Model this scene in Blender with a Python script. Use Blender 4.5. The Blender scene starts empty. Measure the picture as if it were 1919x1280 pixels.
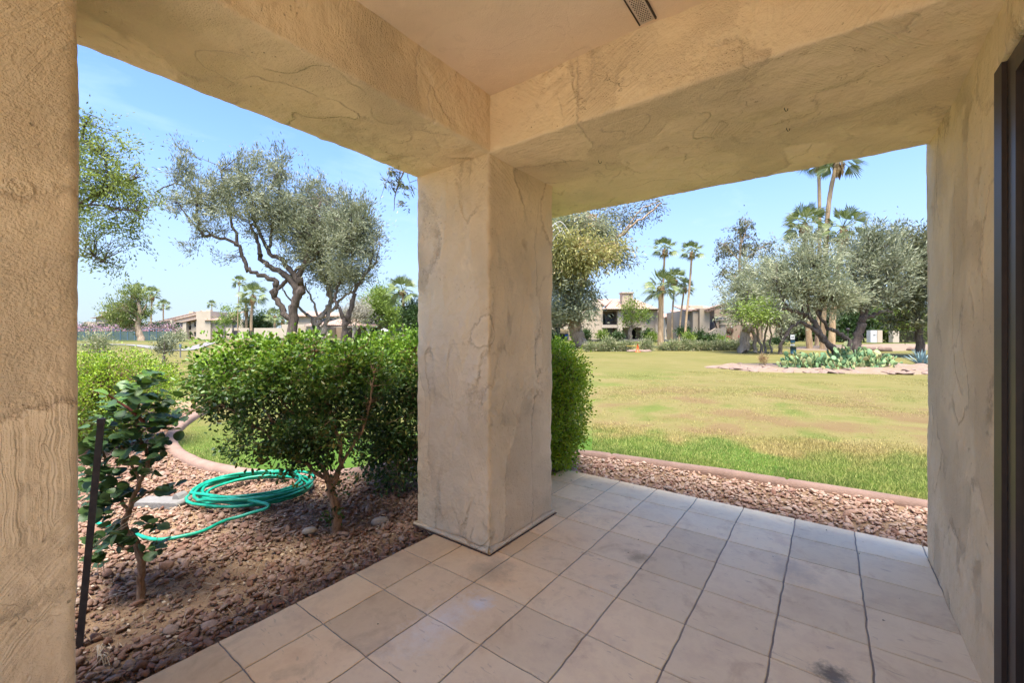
import bpy, bmesh, math, random
import numpy as np
from mathutils import Vector, Matrix

# ------------------------------------------------------------------ camera, sky, sun, exposure
FPX, CX, HV, CZ = 793.0, 959.5, 631.0, 1.25          # focal length / principal point in photo pixels, eye height
YAW = math.radians(36.8)
SUN_EL, SUN_AZ = math.radians(71), math.radians(145)   # azimuth: clockwise from +Y
scn = bpy.context.scene
COL = scn.collection
cd = bpy.data.cameras.new("camera"); cam = bpy.data.objects.new("camera", cd); COL.objects.link(cam)
cam.location = (0, 0, CZ); cam.rotation_euler = (math.pi/2, 0, YAW)
cd.sensor_width = 36; cd.lens = 36*FPX/1919; cd.shift_y = -9/1919; cd.clip_start = .02; cd.clip_end = 3000
scn.camera = cam
world = bpy.data.worlds.new("World"); scn.world = world; world.use_nodes = True
wn = world.node_tree; wn.nodes.clear()
def nd(nt, typ, ins=None, **attrs):
    n = nt.nodes.new(typ)
    for k, v in attrs.items(): setattr(n, k, v)
    for k, v in (ins or {}).items():
        s = n.inputs[k]
        if isinstance(v, bpy.types.NodeSocket): nt.links.new(v, s)
        else: s.default_value = v
    return n
sky = nd(wn, 'ShaderNodeTexSky'); sky.sky_type = 'NISHITA'; sky.sun_disc = False
sky.sun_elevation = SUN_EL; sky.sun_rotation = SUN_AZ
sky.air_density = 1.0; sky.dust_density = .5; sky.ozone_density = 1.6
tc = nd(wn, 'ShaderNodeTexCoord')
mp = nd(wn, 'ShaderNodeMapping', {'Vector': tc.outputs['Generated'], 'Scale': (1.6, 1.6, 5.5)})
cn = nd(wn, 'ShaderNodeTexNoise', {'Vector': mp.outputs[0], 'Scale': 1.9, 'Detail': 9, 'Roughness': .62, 'Distortion': .5})
cr = nd(wn, 'ShaderNodeMapRange', {0: cn.outputs[0], 1: .56, 2: .9, 3: 0.0, 4: .35})
cm = nd(wn, 'ShaderNodeMix', {0: cr.outputs[0], 6: sky.outputs[0], 7: (5.0, 5.2, 5.5, 1)}, data_type='RGBA')
sx_ = nd(wn, 'ShaderNodeSeparateXYZ', {0: tc.outputs['Generated']})
hz = nd(wn, 'ShaderNodeMapRange', {0: sx_.outputs[2], 1: .0, 2: .42, 3: .85, 4: .0}, interpolation_type='SMOOTHSTEP')
cap = nd(wn, 'ShaderNodeMix', {0: hz.outputs[0], 6: cm.outputs[2], 7: (2.3, 2.35, 2.1, 1)}, data_type='RGBA')
tint = nd(wn, 'ShaderNodeMix', {0: 1.0, 6: cap.outputs[2], 7: (.60, .70, .93, 1)}, data_type='RGBA', blend_type='MULTIPLY')
bg = nd(wn, 'ShaderNodeBackground', {0: tint.outputs[2], 1: .038})
wo = nd(wn, 'ShaderNodeOutputWorld', {0: bg.outputs[0]})
sl = bpy.data.lights.new("sun", 'SUN'); sl.energy = 1.2; sl.angle = math.radians(30); sl.color = (1, .955, .88)
sun = bpy.data.objects.new("sun", sl); COL.objects.link(sun)
sd = Vector((math.sin(SUN_AZ)*math.cos(SUN_EL), math.cos(SUN_AZ)*math.cos(SUN_EL), math.sin(SUN_EL)))
sun.rotation_euler = sd.to_track_quat('Z', 'Y').to_euler()
scn.view_settings.view_transform = 'Standard'; scn.view_settings.look = 'None'
scn.view_settings.exposure = 3.58; scn.view_settings.gamma = 1
scn.render.engine = 'CYCLES'
scn.cycles.max_bounces = 10; scn.cycles.diffuse_bounces = 7; scn.cycles.transparent_max_bounces = 8

# ------------------------------------------------------------------ coordinates
FV = Vector((-math.sin(YAW), math.cos(YAW), 0)); RV = Vector((math.cos(YAW), math.sin(YAW), 0))
def W(u, d, z=0.0):
    xc = (u-CX)/FPX*d
    return RV*xc + FV*d + Vector((0, 0, z))
def Zv(v, d): return CZ - (v-HV)/FPX*d
def sstep(a, b, x):
    t = np.clip((np.asarray(x, float)-a)/(b-a), 0, 1); return t*t*(3-2*t)
def gz(d): return float(-.06 + .62*sstep(34, 62, d))

def _hash(ix, iy, iz, s):
    h = (ix*374761393 + iy*668265263 + iz*2147483647 + s*974634777) & 0xffffffff
    h = ((h ^ (h >> 13))*1274126177) & 0xffffffff
    return ((h ^ (h >> 16)) & 0xffff)/65535.0
def vnoise(p, sc, s=0):
    q = np.asarray(p, float)*sc; i = np.floor(q).astype(np.int64); f = q-i; f = f*f*(3-2*f)
    r = 0
    for a in (0, 1):
        for b in (0, 1):
            for c in (0, 1):
                w = (f[:, 0] if a else 1-f[:, 0])*(f[:, 1] if b else 1-f[:, 1])*(f[:, 2] if c else 1-f[:, 2])
                r = r + w*_hash(i[:, 0]+a, i[:, 1]+b, i[:, 2]+c, s)
    return r*2-1
def fbm(p, sc, s=0, o=3):
    return sum(vnoise(p, sc*2**k, s+k)/2**k for k in range(o))

# ------------------------------------------------------------------ mesh and object helpers
def link(o, parent=None):
    COL.objects.link(o)
    if parent is not None: o.parent = parent
    return o
def tag(o, label=None, cat=None, group=None, kind=None):
    if label: o['label'] = label
    if cat: o['category'] = cat
    if group: o['group'] = group
    if kind: o['kind'] = kind
    return o
def empty(name, loc, rz=0.0, label=None, cat=None, group=None):
    o = bpy.data.objects.new(name, None); o.location = loc; o.rotation_euler = (0, 0, rz); o.empty_display_size = .2
    link(o); return tag(o, label, cat, group)
def meshobj(name, V, Fq, mat, parent=None, smooth=False, attrs=None, mats=None):
    """V (n,3) array, Fq an (m,k) array or a list of tuples"""
    me = bpy.data.meshes.new(name)
    V = np.asarray(V, dtype=np.float32).reshape(-1, 3)
    if isinstance(Fq, np.ndarray):
        m, k = Fq.shape
        me.vertices.add(len(V)); me.vertices.foreach_set('co', V.ravel())
        me.loops.add(m*k); me.loops.foreach_set('vertex_index', Fq.astype(np.int32).ravel())
        me.polygons.add(m); me.polygons.foreach_set('loop_start', np.arange(0, m*k, k, dtype=np.int32))
        me.update(calc_edges=True)
    else:
        me.from_pydata(V.tolist(), [], Fq)
    if smooth: me.polygons.foreach_set('use_smooth', np.ones(len(me.polygons), dtype=bool))
    for k, a in (attrs or {}).items():
        at = me.attributes.new(k, 'FLOAT', 'POINT'); at.data.foreach_set('value', np.asarray(a, np.float32))
    me.materials.append(mat); me.update()
    o = bpy.data.objects.new(name, me); link(o, parent)
    return o
class MB:
    def __init__(s): s.v = []; s.f = []
    def add(s, V, Fc):
        n = len(s.v); s.v.extend([tuple(map(float, p)) for p in V]); s.f.extend([tuple(int(i)+n for i in f) for f in Fc]); return s
    def box(s, x0, x1, y0, y1, z0, z1):
        V = [(x, y, z) for z in (z0, z1) for y in (y0, y1) for x in (x0, x1)]
        return s.add(V, [(0, 2, 3, 1), (4, 5, 7, 6), (0, 1, 5, 4), (2, 6, 7, 3), (0, 4, 6, 2), (1, 3, 7, 5)])
    def prism(s, pts, y0, y1):                       # outline in x,z extruded along y
        n = len(pts); V = [(x, y0, z) for x, z in pts]+[(x, y1, z) for x, z in pts]
        Fc = [tuple(range(n))[::-1], tuple(range(n, 2*n))]+[(i, (i+1) % n, (i+1) % n+n, i+n) for i in range(n)]
        return s.add(V, Fc)
    def tube(s, pts, rad, n=7, cap=True):
        P = [Vector(p) for p in pts]; m = len(P)
        if not hasattr(rad, '__len__'): rad = [rad]*m
        up = Vector((.13, .97, .21)); V = []
        for i, p in enumerate(P):
            t = (P[min(i+1, m-1)]-P[max(i-1, 0)])
            t = t.normalized() if t.length > 1e-9 else Vector((0, 0, 1))
            a = t.cross(up)
            if a.length < .05: a = t.cross(Vector((1, 0, 0)))
            a.normalize(); b = t.cross(a)
            for k in range(n):
                w = 2*math.pi*k/n
                V.append(p+(a*math.cos(w)+b*math.sin(w))*rad[i])
        Fc = []
        for i in range(m-1):
            for k in range(n):
                Fc.append((i*n+k, i*n+(k+1) % n, (i+1)*n+(k+1) % n, (i+1)*n+k))
        if cap: Fc += [tuple(range(n)), tuple(range((m-1)*n, m*n))[::-1]]
        return s.add(V, Fc)
    def ball(s, c, r, n=8, m=6, rz=None):
        V = []; Fc = []
        rx, ry, rzz = (r if hasattr(r, '__len__') else (r, r, r if rz is None else rz))
        for i in range(m+1):
            th = math.pi*i/m
            for k in range(n):
                w = 2*math.pi*k/n; V.append((c[0]+rx*math.sin(th)*math.cos(w), c[1]+ry*math.sin(th)*math.sin(w), c[2]+rzz*math.cos(th)))
        for i in range(m):
            for k in range(n): Fc.append((i*n+k, (i+1)*n+k, (i+1)*n+(k+1) % n, i*n+(k+1) % n))
        return s.add(V, Fc)
    def build(s, name, mat, parent=None, smooth=False):
        return meshobj(name, np.array(s.v), s.f, mat, parent, smooth)
def smoothpath(P, k=6):
    P = [Vector(p) for p in P]; out = []
    for i in range(len(P)-1):
        p0, p1, p2, p3 = P[max(i-1, 0)], P[i], P[i+1], P[min(i+2, len(P)-1)]
        for j in range(k):
            t = j/k
            out.append(.5*((2*p1)+(p2-p0)*t+(2*p0-5*p1+4*p2-p3)*t*t+(3*p1-p0-3*p2+p3)*t**3))
    out.append(P[-1]); return out

# ------------------------------------------------------------------ materials
def mat_base(name, rough=.8, spec=.3):
    m = bpy.data.materials.new(name); m.use_nodes = True; nt = m.node_tree
    b = nt.nodes['Principled BSDF']; b.inputs['Roughness'].default_value = rough; b.inputs['Specular IOR Level'].default_value = spec
    return m, nt, b
def ramp(nt, fac, stops, interp='LINEAR'):
    r = nd(nt, 'ShaderNodeValToRGB', {0: fac}); e = r.color_ramp.elements; r.color_ramp.interpolation = interp
    while len(e) > 1: e.remove(e[0])
    e[0].position = stops[0][0]; e[0].color = (*stops[0][1], 1)
    for p, c in stops[1:]:
        x = e.new(p); x.color = (*c, 1)
    return r.outputs[0]
def pos(nt): return nd(nt, 'ShaderNodeNewGeometry').outputs['Position']
def noi(nt, vec, sc, det=4, rough=.55, dist=0):
    i = {'Scale': sc, 'Detail': det, 'Roughness': rough, 'Distortion': dist}
    if vec is not None: i['Vector'] = vec
    return nd(nt, 'ShaderNodeTexNoise', i)
def mth(nt, op, a, b=0.0, c=None, clamp=False):
    i = {0: a, 1: b}
    if c is not None: i[2] = c
    return nd(nt, 'ShaderNodeMath', i, operation=op, use_clamp=clamp).outputs[0]
def mixc(nt, f, a, b, mode='MIX'):
    a = (*a, 1) if isinstance(a, tuple) and len(a) == 3 else a; b = (*b, 1) if isinstance(b, tuple) and len(b) == 3 else b
    return nd(nt, 'ShaderNodeMix', {0: f, 6: a, 7: b}, data_type='RGBA', blend_type=mode).outputs[2]
def mr(nt, v, a, b, c=0.0, d=1.0, smooth=False):
    return nd(nt, 'ShaderNodeMapRange', {0: v, 1: a, 2: b, 3: c, 4: d}, interpolation_type='SMOOTHSTEP' if smooth else 'LINEAR').outputs[0]
def plain(name, c1, c2=None, sc=6, rough=.8, spec=.3, bump=0, bsc=40, metallic=0):
    m, nt, b = mat_base(name, rough, spec); p = nd(nt, 'ShaderNodeTexCoord').outputs['Object']
    c2 = c2 or tuple(x*.78 for x in c1)
    n = noi(nt, p, sc, 5, .6)
    nt.links.new(ramp(nt, n.outputs[0], [(.3, c1), (.7, c2)]), b.inputs['Base Color'])
    b.inputs['Metallic'].default_value = metallic
    if bump:
        n2 = noi(nt, p, bsc, 4, .6)
        nt.links.new(nd(nt, 'ShaderNodeBump', {'Height': n2.outputs[0], 'Strength': bump, 'Distance': .01}).outputs[0], b.inputs['Normal'])
    return m
def leafmat(name, cols, rough=.5, trans=.35, young=None, spec=.35, patch=1.2):
    m, nt, b = mat_base(name, rough, spec)
    g = nd(nt, 'ShaderNodeNewGeometry'); o = nd(nt, 'ShaderNodeTexCoord').outputs['Object']
    n = noi(nt, o, patch, 2)
    f = mth(nt, 'ADD', mth(nt, 'MULTIPLY', g.outputs['Random Per Island'], .65), mth(nt, 'MULTIPLY', mth(nt, 'SUBTRACT', n.outputs[0], .3), .9))
    k = len(cols); c = ramp(nt, f, [(.08+.84*i/(k-1), cols[i]) for i in range(k)])
    if young:
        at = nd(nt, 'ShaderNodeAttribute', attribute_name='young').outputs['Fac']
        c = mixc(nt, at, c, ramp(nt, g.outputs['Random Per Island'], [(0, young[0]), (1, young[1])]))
    nt.links.new(c, b.inputs['Base Color'])
    t = nd(nt, 'ShaderNodeBsdfTranslucent', {'Color': c}); out = nt.nodes['Material Output']
    mx = nd(nt, 'ShaderNodeMixShader', {0: trans, 1: b.outputs[0], 2: t.outputs[0]}); nt.links.new(mx.outputs[0], out.inputs[0])
    return m

def stucco(name, base=(.60, .47, .335), cell=2.6, relief=1.0, smoothness=0.0, rough_low=.56, dirt_shade=1.0):  # last argument scales grime plus the shadow and highlight painted along laps
    m, nt, b = mat_base(name, .82, .25)
    p = pos(nt)
    wn1 = noi(nt, p, 2.2, 4, .6); wn2 = noi(nt, p, 14, 3, .6)
    w1 = nd(nt, 'ShaderNodeVectorMath', {0: wn1.outputs['Color'], 1: (.5, .5, .5)}, operation='SUBTRACT').outputs[0]
    w2 = nd(nt, 'ShaderNodeVectorMath', {0: wn2.outputs['Color'], 1: (.5, .5, .5)}, operation='SUBTRACT').outputs[0]
    q = nd(nt, 'ShaderNodeVectorMath', {0: w1, 1: (.55, .55, .55), 2: p}, operation='MULTIPLY_ADD').outputs[0]
    q = nd(nt, 'ShaderNodeVectorMath', {0: w2, 1: (.06, .06, .06), 2: q}, operation='MULTIPLY_ADD').outputs[0]
    vor = nd(nt, 'ShaderNodeTexVoronoi', {'Vector': q, 'Scale': cell, 'Randomness': 1.0})
    edge = nd(nt, 'ShaderNodeTexVoronoi', {'Vector': q, 'Scale': cell, 'Randomness': 1.0}, feature='DISTANCE_TO_EDGE')
    rc = nd(nt, 'ShaderNodeVectorMath', {0: vor.outputs['Color'], 1: (.5, .5, .5)}, operation='SUBTRACT').outputs[0]
    dlt = nd(nt, 'ShaderNodeVectorMath', {0: nd(nt, 'ShaderNodeVectorMath', {0: q, 1: (cell,)*3}, operation='MULTIPLY').outputs[0] if False else q, 1: vor.outputs['Position']}, operation='SUBTRACT').outputs[0]
    tilt = nd(nt, 'ShaderNodeVectorMath', {0: dlt, 1: rc}, operation='DOT_PRODUCT').outputs['Value']
    sep = nd(nt, 'ShaderNodeSeparateColor', {0: vor.outputs['Color']})
    # trowel streaks : 1D noise across a direction of each patch's own
    qs = nd(nt, 'ShaderNodeVectorMath', {0: w1, 1: (.10, .10, .10), 2: p}, operation='MULTIPLY_ADD').outputs[0]
    sdot = nd(nt, 'ShaderNodeVectorMath', {0: qs, 1: nd(nt, 'ShaderNodeVectorMath', {0: rc}, operation='NORMALIZE').outputs[0]}, operation='DOT_PRODUCT').outputs['Value']
    st = nd(nt, 'ShaderNodeTexNoise', {'W': sdot, 'Scale': 85, 'Detail': 3, 'Roughness': .65}, noise_dimensions='1D').outputs[0]
    stm = mr(nt, sep.outputs[1], .45, .6)
    stm = mth(nt, 'MULTIPLY', stm, mr(nt, noi(nt, p, 3.1, 2).outputs[0], .40, .55))
    rgh = noi(nt, p, 75, 5, .7).outputs[0]; rgm = mr(nt, noi(nt, q, 3.4, 3, .6).outputs[0], rough_low, rough_low+.07)
    fine = noi(nt, p, 260, 3, .6).outputs[0]; med = noi(nt, p, 9, 4, .55).outputs[0]
    # ragged ridges where one coat laps the next
    gate = mr(nt, noi(nt, p, 2.7, 2).outputs[0], .44, .56)
    ridge = mth(nt, 'MULTIPLY', mr(nt, edge.outputs[0], 0, .022, 1, 0), gate)
    cq = nd(nt, 'ShaderNodeVectorMath', {0: w2, 1: (.10, .10, .10), 2: q}, operation='MULTIPLY_ADD').outputs[0]
    crk = nd(nt, 'ShaderNodeTexVoronoi', {'Vector': cq, 'Scale': cell*1.7}, feature='DISTANCE_TO_EDGE').outputs[0]
    cgate = mr(nt, noi(nt, p, 3.2, 2).outputs[0], .61, .68)
    crack = mth(nt, 'MULTIPLY', mr(nt, crk, 0, .006, 1, 0), cgate)
    pit = mth(nt, 'MULTIPLY', mr(nt, nd(nt, 'ShaderNodeTexVoronoi', {'Vector': p, 'Scale': 34}).outputs[0], .06, .14, 1, 0), mr(nt, noi(nt, p, 5.3, 2).outputs[0], .52, .6))
    def mul(a, k): return mth(nt, 'MULTIPLY', a, k)
    jag = mul(mth(nt, 'SUBTRACT', noi(nt, p, 34, 3, .65).outputs[0], .5), .055)
    laps = []
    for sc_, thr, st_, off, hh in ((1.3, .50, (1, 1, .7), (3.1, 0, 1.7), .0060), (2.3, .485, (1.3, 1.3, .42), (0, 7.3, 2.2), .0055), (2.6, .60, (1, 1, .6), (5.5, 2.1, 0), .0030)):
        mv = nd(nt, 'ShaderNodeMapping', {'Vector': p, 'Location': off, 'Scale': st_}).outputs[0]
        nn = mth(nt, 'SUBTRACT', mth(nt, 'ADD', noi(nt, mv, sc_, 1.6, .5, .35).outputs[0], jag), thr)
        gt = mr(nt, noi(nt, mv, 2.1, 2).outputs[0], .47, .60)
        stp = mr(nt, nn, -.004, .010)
        lap_shadow = mth(nt, 'MULTIPLY', mth(nt, 'MULTIPLY', mr(nt, nn, -.017, -.004), mr(nt, nn, -.004, .003, 1, 0)), gt)
        lap_highlight = mth(nt, 'MULTIPLY', mth(nt, 'MULTIPLY', mr(nt, nn, .0, .008), mr(nt, nn, .008, .03, 1, 0)), gt)
        laps.append((mul(mth(nt, 'MULTIPLY', stp, mr(nt, gt, 0, 1, .08, 1)), hh*relief), lap_shadow, lap_highlight, stp))
    sand = mth(nt, 'MULTIPLY', mth(nt, 'SUBTRACT', 1.0, laps[0][3]), mr(nt, noi(nt, p, 2.0, 2).outputs[0], .40, .55))
    grit = nd(nt, 'ShaderNodeTexVoronoi', {'Vector': p, 'Scale': 150}).outputs[0]
    def add(*a):
        r = a[0]
        for x in a[1:]: r = mth(nt, 'ADD', r, x)
        return r
    h = add(mul(tilt, .012*relief), mul(sep.outputs[2], .001*relief), mul(mth(nt, 'MULTIPLY', st, stm), .0042*relief),
            mul(mth(nt, 'MULTIPLY', rgh, rgm), .0095*relief), mul(rgm, -.0045*relief), mul(med, .012*relief), mul(noi(nt, p, 28, 4, .6).outputs[0], .004*relief), mul(fine, .0020),
            mul(crack, -.005*relief), mul(pit, -.004*relief), laps[0][0], laps[1][0], laps[2][0], mul(mth(nt, 'MULTIPLY', grit, sand), .0016*relief), mul(mth(nt, 'MULTIPLY', noi(nt, p, 95, 4, .75).outputs[0], sand), .0045*relief))
    bp = nd(nt, 'ShaderNodeBump', {'Height': h, 'Strength': 1.0, 'Distance': 1.0})
    nt.links.new(bp.outputs[0], b.inputs['Normal'])
    big = noi(nt, p, 1.3, 4, .6).outputs[0]
    lo = tuple(x*.80 for x in base); hi = tuple(min(1, x*1.10) for x in base)
    c = ramp(nt, big, [(.3, hi), (.5, base), (.72, lo)])
    c = mixc(nt, mul(mth(nt, 'MULTIPLY', rgm, mr(nt, rgh, .58, .40)), .12*dirt_shade), c, tuple(x*y for x, y in zip(base, (.62, .54, .44))))
    c = mixc(nt, mul(mth(nt, 'MULTIPLY', mr(nt, st, .5, .3), stm), .12*dirt_shade), c, tuple(x*.7 for x in base))
    c = mixc(nt, mul(mth(nt, 'MULTIPLY', sand, mr(nt, grit, .3, .8)), .22*dirt_shade), c, tuple(x*.6 for x in base))
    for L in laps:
        c = mixc(nt, mul(mth(nt, 'MULTIPLY', L[1], mr(nt, wn2.outputs[0], .30, .5)), .92*dirt_shade), c, (.38, .25, .145)); c = mixc(nt, mul(L[2], .45*dirt_shade), c, tuple(min(.95, x*1.2+.04) for x in base))  # shadow on the low side of each lap, highlight on the high side, painted
    c = mixc(nt, mul(crack, .55*dirt_shade), c, (.24, .16, .10))
    c = mixc(nt, mul(pit, .5*dirt_shade), c, (.2, .14, .09))
    rust = mr(nt, noi(nt, p, 6, 5, .7).outputs[0], .70, .76)
    c = mixc(nt, mul(rust, .35*dirt_shade), c, (.42, .24, .09))
    pale = mr(nt, noi(nt, p, 4.4, 5, .65, 1).outputs[0], .60, .72)
    c = mixc(nt, mul(pale, .3), c, tuple(min(1, x*1.25+.03) for x in base))
    nt.links.new(c, b.inputs['Base Color'])
    return m

M = {}
M['stucco'] = stucco('stucco', (.77, .605, .395), relief=2.0, rough_low=.60, dirt_shade=.68)
M['stucco_soffit'] = stucco('stucco_soffit', (.82, .65, .42), cell=1.9, relief=1.9, rough_low=.62, dirt_shade=.42)
M['stucco_ceiling'] = stucco('stucco_ceiling', (.80, .64, .46), cell=.9, relief=.28, rough_low=.8, dirt_shade=.12)
M['stucco_far'] = plain('stucco_far', (.46, .37, .27), (.40, .315, .22), sc=.8, rough=.9, bump=.3, bsc=8)
M['stucco_far2'] = plain('stucco_far2', (.50, .41, .31), (.44, .36, .265), sc=.8, rough=.9)
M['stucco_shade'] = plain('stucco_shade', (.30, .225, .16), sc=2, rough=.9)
M['bronze'] = plain('bronze', (.032, .022, .018), (.05, .034, .028), sc=9, rough=.42, spec=.5)
M['bronze2'] = plain('bronze2', (.045, .028, .021), (.03, .02, .016), sc=30, rough=.5, spec=.4)
M['black_metal'] = plain('black_metal', (.028, .022, .024), (.06, .05, .05), sc=30, rough=.6)
M['darkwood'] = plain('darkwood', (.10, .055, .035), sc=3)
M['white'] = plain('white', (.52, .51, .49), (.44, .43, .41), sc=5, rough=.6)
M['vent'] = plain('vent', (.70, .60, .48), sc=20, rough=.5)
M['dark'] = plain('dark', (.02, .018, .016), sc=20, rough=.9)
M['concrete'] = plain('concrete', (.22, .205, .185), (.16, .148, .135), sc=14, rough=.9, bump=.5, bsc=90)
M['cone'] = plain('cone', (.85, .13, .04), (.7, .1, .03), sc=3, rough=.5)
M['yellow'] = plain('yellow', (.5, .36, .08), sc=3, rough=.5)
M['blue'] = plain('blue', (.03, .10, .42), sc=3, rough=.6)
M['bounce_paving'] = plain('bounce_paving', (.55, .50, .43), (.48, .43, .37), sc=2, rough=.8)
M['brass'] = plain('brass', (.45, .33, .14), sc=30, rough=.35, metallic=.9)
M['bounce_sheet'] = plain('bounce_sheet', (.80, .77, .70), (.72, .69, .62), sc=4, rough=.8)
M['navy'] = plain('navy', (.015, .05, .075), sc=3, rough=.4)
M['pink'] = plain('pink', (.45, .10, .12), sc=3, rough=.7)
M['bluepost'] = plain('bluepost', (.10, .17, .24), sc=3, rough=.6)
M['windscreen'] = plain('windscreen', (.05, .085, .075), (.10, .13, .115), sc=.7, rough=.8)
M['curtain'] = plain('curtain', (.20, .24, .30), (.34, .36, .4), sc=9, rough=.7)
M['redsoil'] = plain('redsoil', (.23, .165, .11), sc=2, rough=.9)
def glassmat():
    m, nt, b = mat_base('window_glass', .08, .6); n = noi(nt, nd(nt, 'ShaderNodeTexCoord').outputs['Object'], .9, 3)
    nt.links.new(ramp(nt, n.outputs[0], [(.35, (.012, .014, .018)), (.65, (.07, .075, .08))]), b.inputs['Base Color']); return m
M['glass'] = glassmat()
def rooftile():
    m, nt, b = mat_base('roof_tiles', .8, .2)
    tcn = nd(nt, 'ShaderNodeTexCoord'); o = tcn.outputs['Object']; g = nd(nt, 'ShaderNodeNewGeometry')
    sx = nd(nt, 'ShaderNodeSeparateXYZ', {0: o})
    wx = mth(nt, 'FRACT', mth(nt, 'MULTIPLY', sx.outputs[0], 3.3)); wy = mth(nt, 'FRACT', mth(nt, 'MULTIPLY', sx.outputs[2], 4.2))
    bump = mth(nt, 'ADD', mth(nt, 'MULTIPLY', mth(nt, 'SINE', mth(nt, 'MULTIPLY', wx, 3.14159)), .08), mth(nt, 'MULTIPLY', wy, -.04))
    br = nd(nt, 'ShaderNodeTexVoronoi', {'Vector': o, 'Scale': 3.4})
    n = noi(nt, o, 1.1, 4)
    c = ramp(nt, mth(nt, 'ADD', mth(nt, 'MULTIPLY', br.outputs['Color'], .5), mth(nt, 'MULTIPLY', n.outputs[0], .5)), [(.2, (.46, .325, .25)), (.5, (.38, .25, .19)), (.8, (.26, .17, .135))])
    gap = mr(nt, wx, .0, .16, 1, 0)
    c = mixc(nt, mth(nt, 'MULTIPLY', gap, .6), c, (.14, .09, .07))
    nt.links.new(c, b.inputs['Base Color'])
    nt.links.new(nd(nt, 'ShaderNodeBump', {'Height': bump, 'Strength': 1.0, 'Distance': 1.0}).outputs[0], b.inputs['Normal'])
    return m
M['roof'] = rooftile()
def barkmat(name, a, b_, sc=14):
    m, nt, b = mat_base(name, .9, .15); o = nd(nt, 'ShaderNodeTexCoord').outputs['Object']
    mpv = nd(nt, 'ShaderNodeMapping', {'Vector': o, 'Scale': (1, 1, .25)}).outputs[0]
    n = noi(nt, mpv, sc, 6, .7, .6)
    nt.links.new(ramp(nt, n.outputs[0], [(.32, a), (.62, b_)]), b.inputs['Base Color'])
    nt.links.new(nd(nt, 'ShaderNodeBump', {'Height': n.outputs[0], 'Strength': .8, 'Distance': .03}).outputs[0], b.inputs['Normal']); return m
M['bark_dark'] = barkmat('bark_dark', (.035, .027, .022), (.15, .115, .09), 9)
M['bark_grey'] = barkmat('bark_grey', (.12, .095, .075), (.34, .28, .22), 6)
M['bark_tan'] = barkmat('bark_tan', (.20, .13, .08), (.50, .37, .25), 5)
M['bark_shrub'] = barkmat('bark_shrub', (.15, .085, .05), (.42, .27, .17), 40)
M['bark_palm'] = barkmat('bark_palm', (.26, .165, .09), (.52, .37, .22), 5)
M['twig_red'] = plain('twig_red', (.22, .07, .05), (.16, .05, .04), sc=30)
M['twig_dry'] = plain('twig_dry', (.55, .44, .30), (.40, .30, .2), sc=20)

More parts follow.
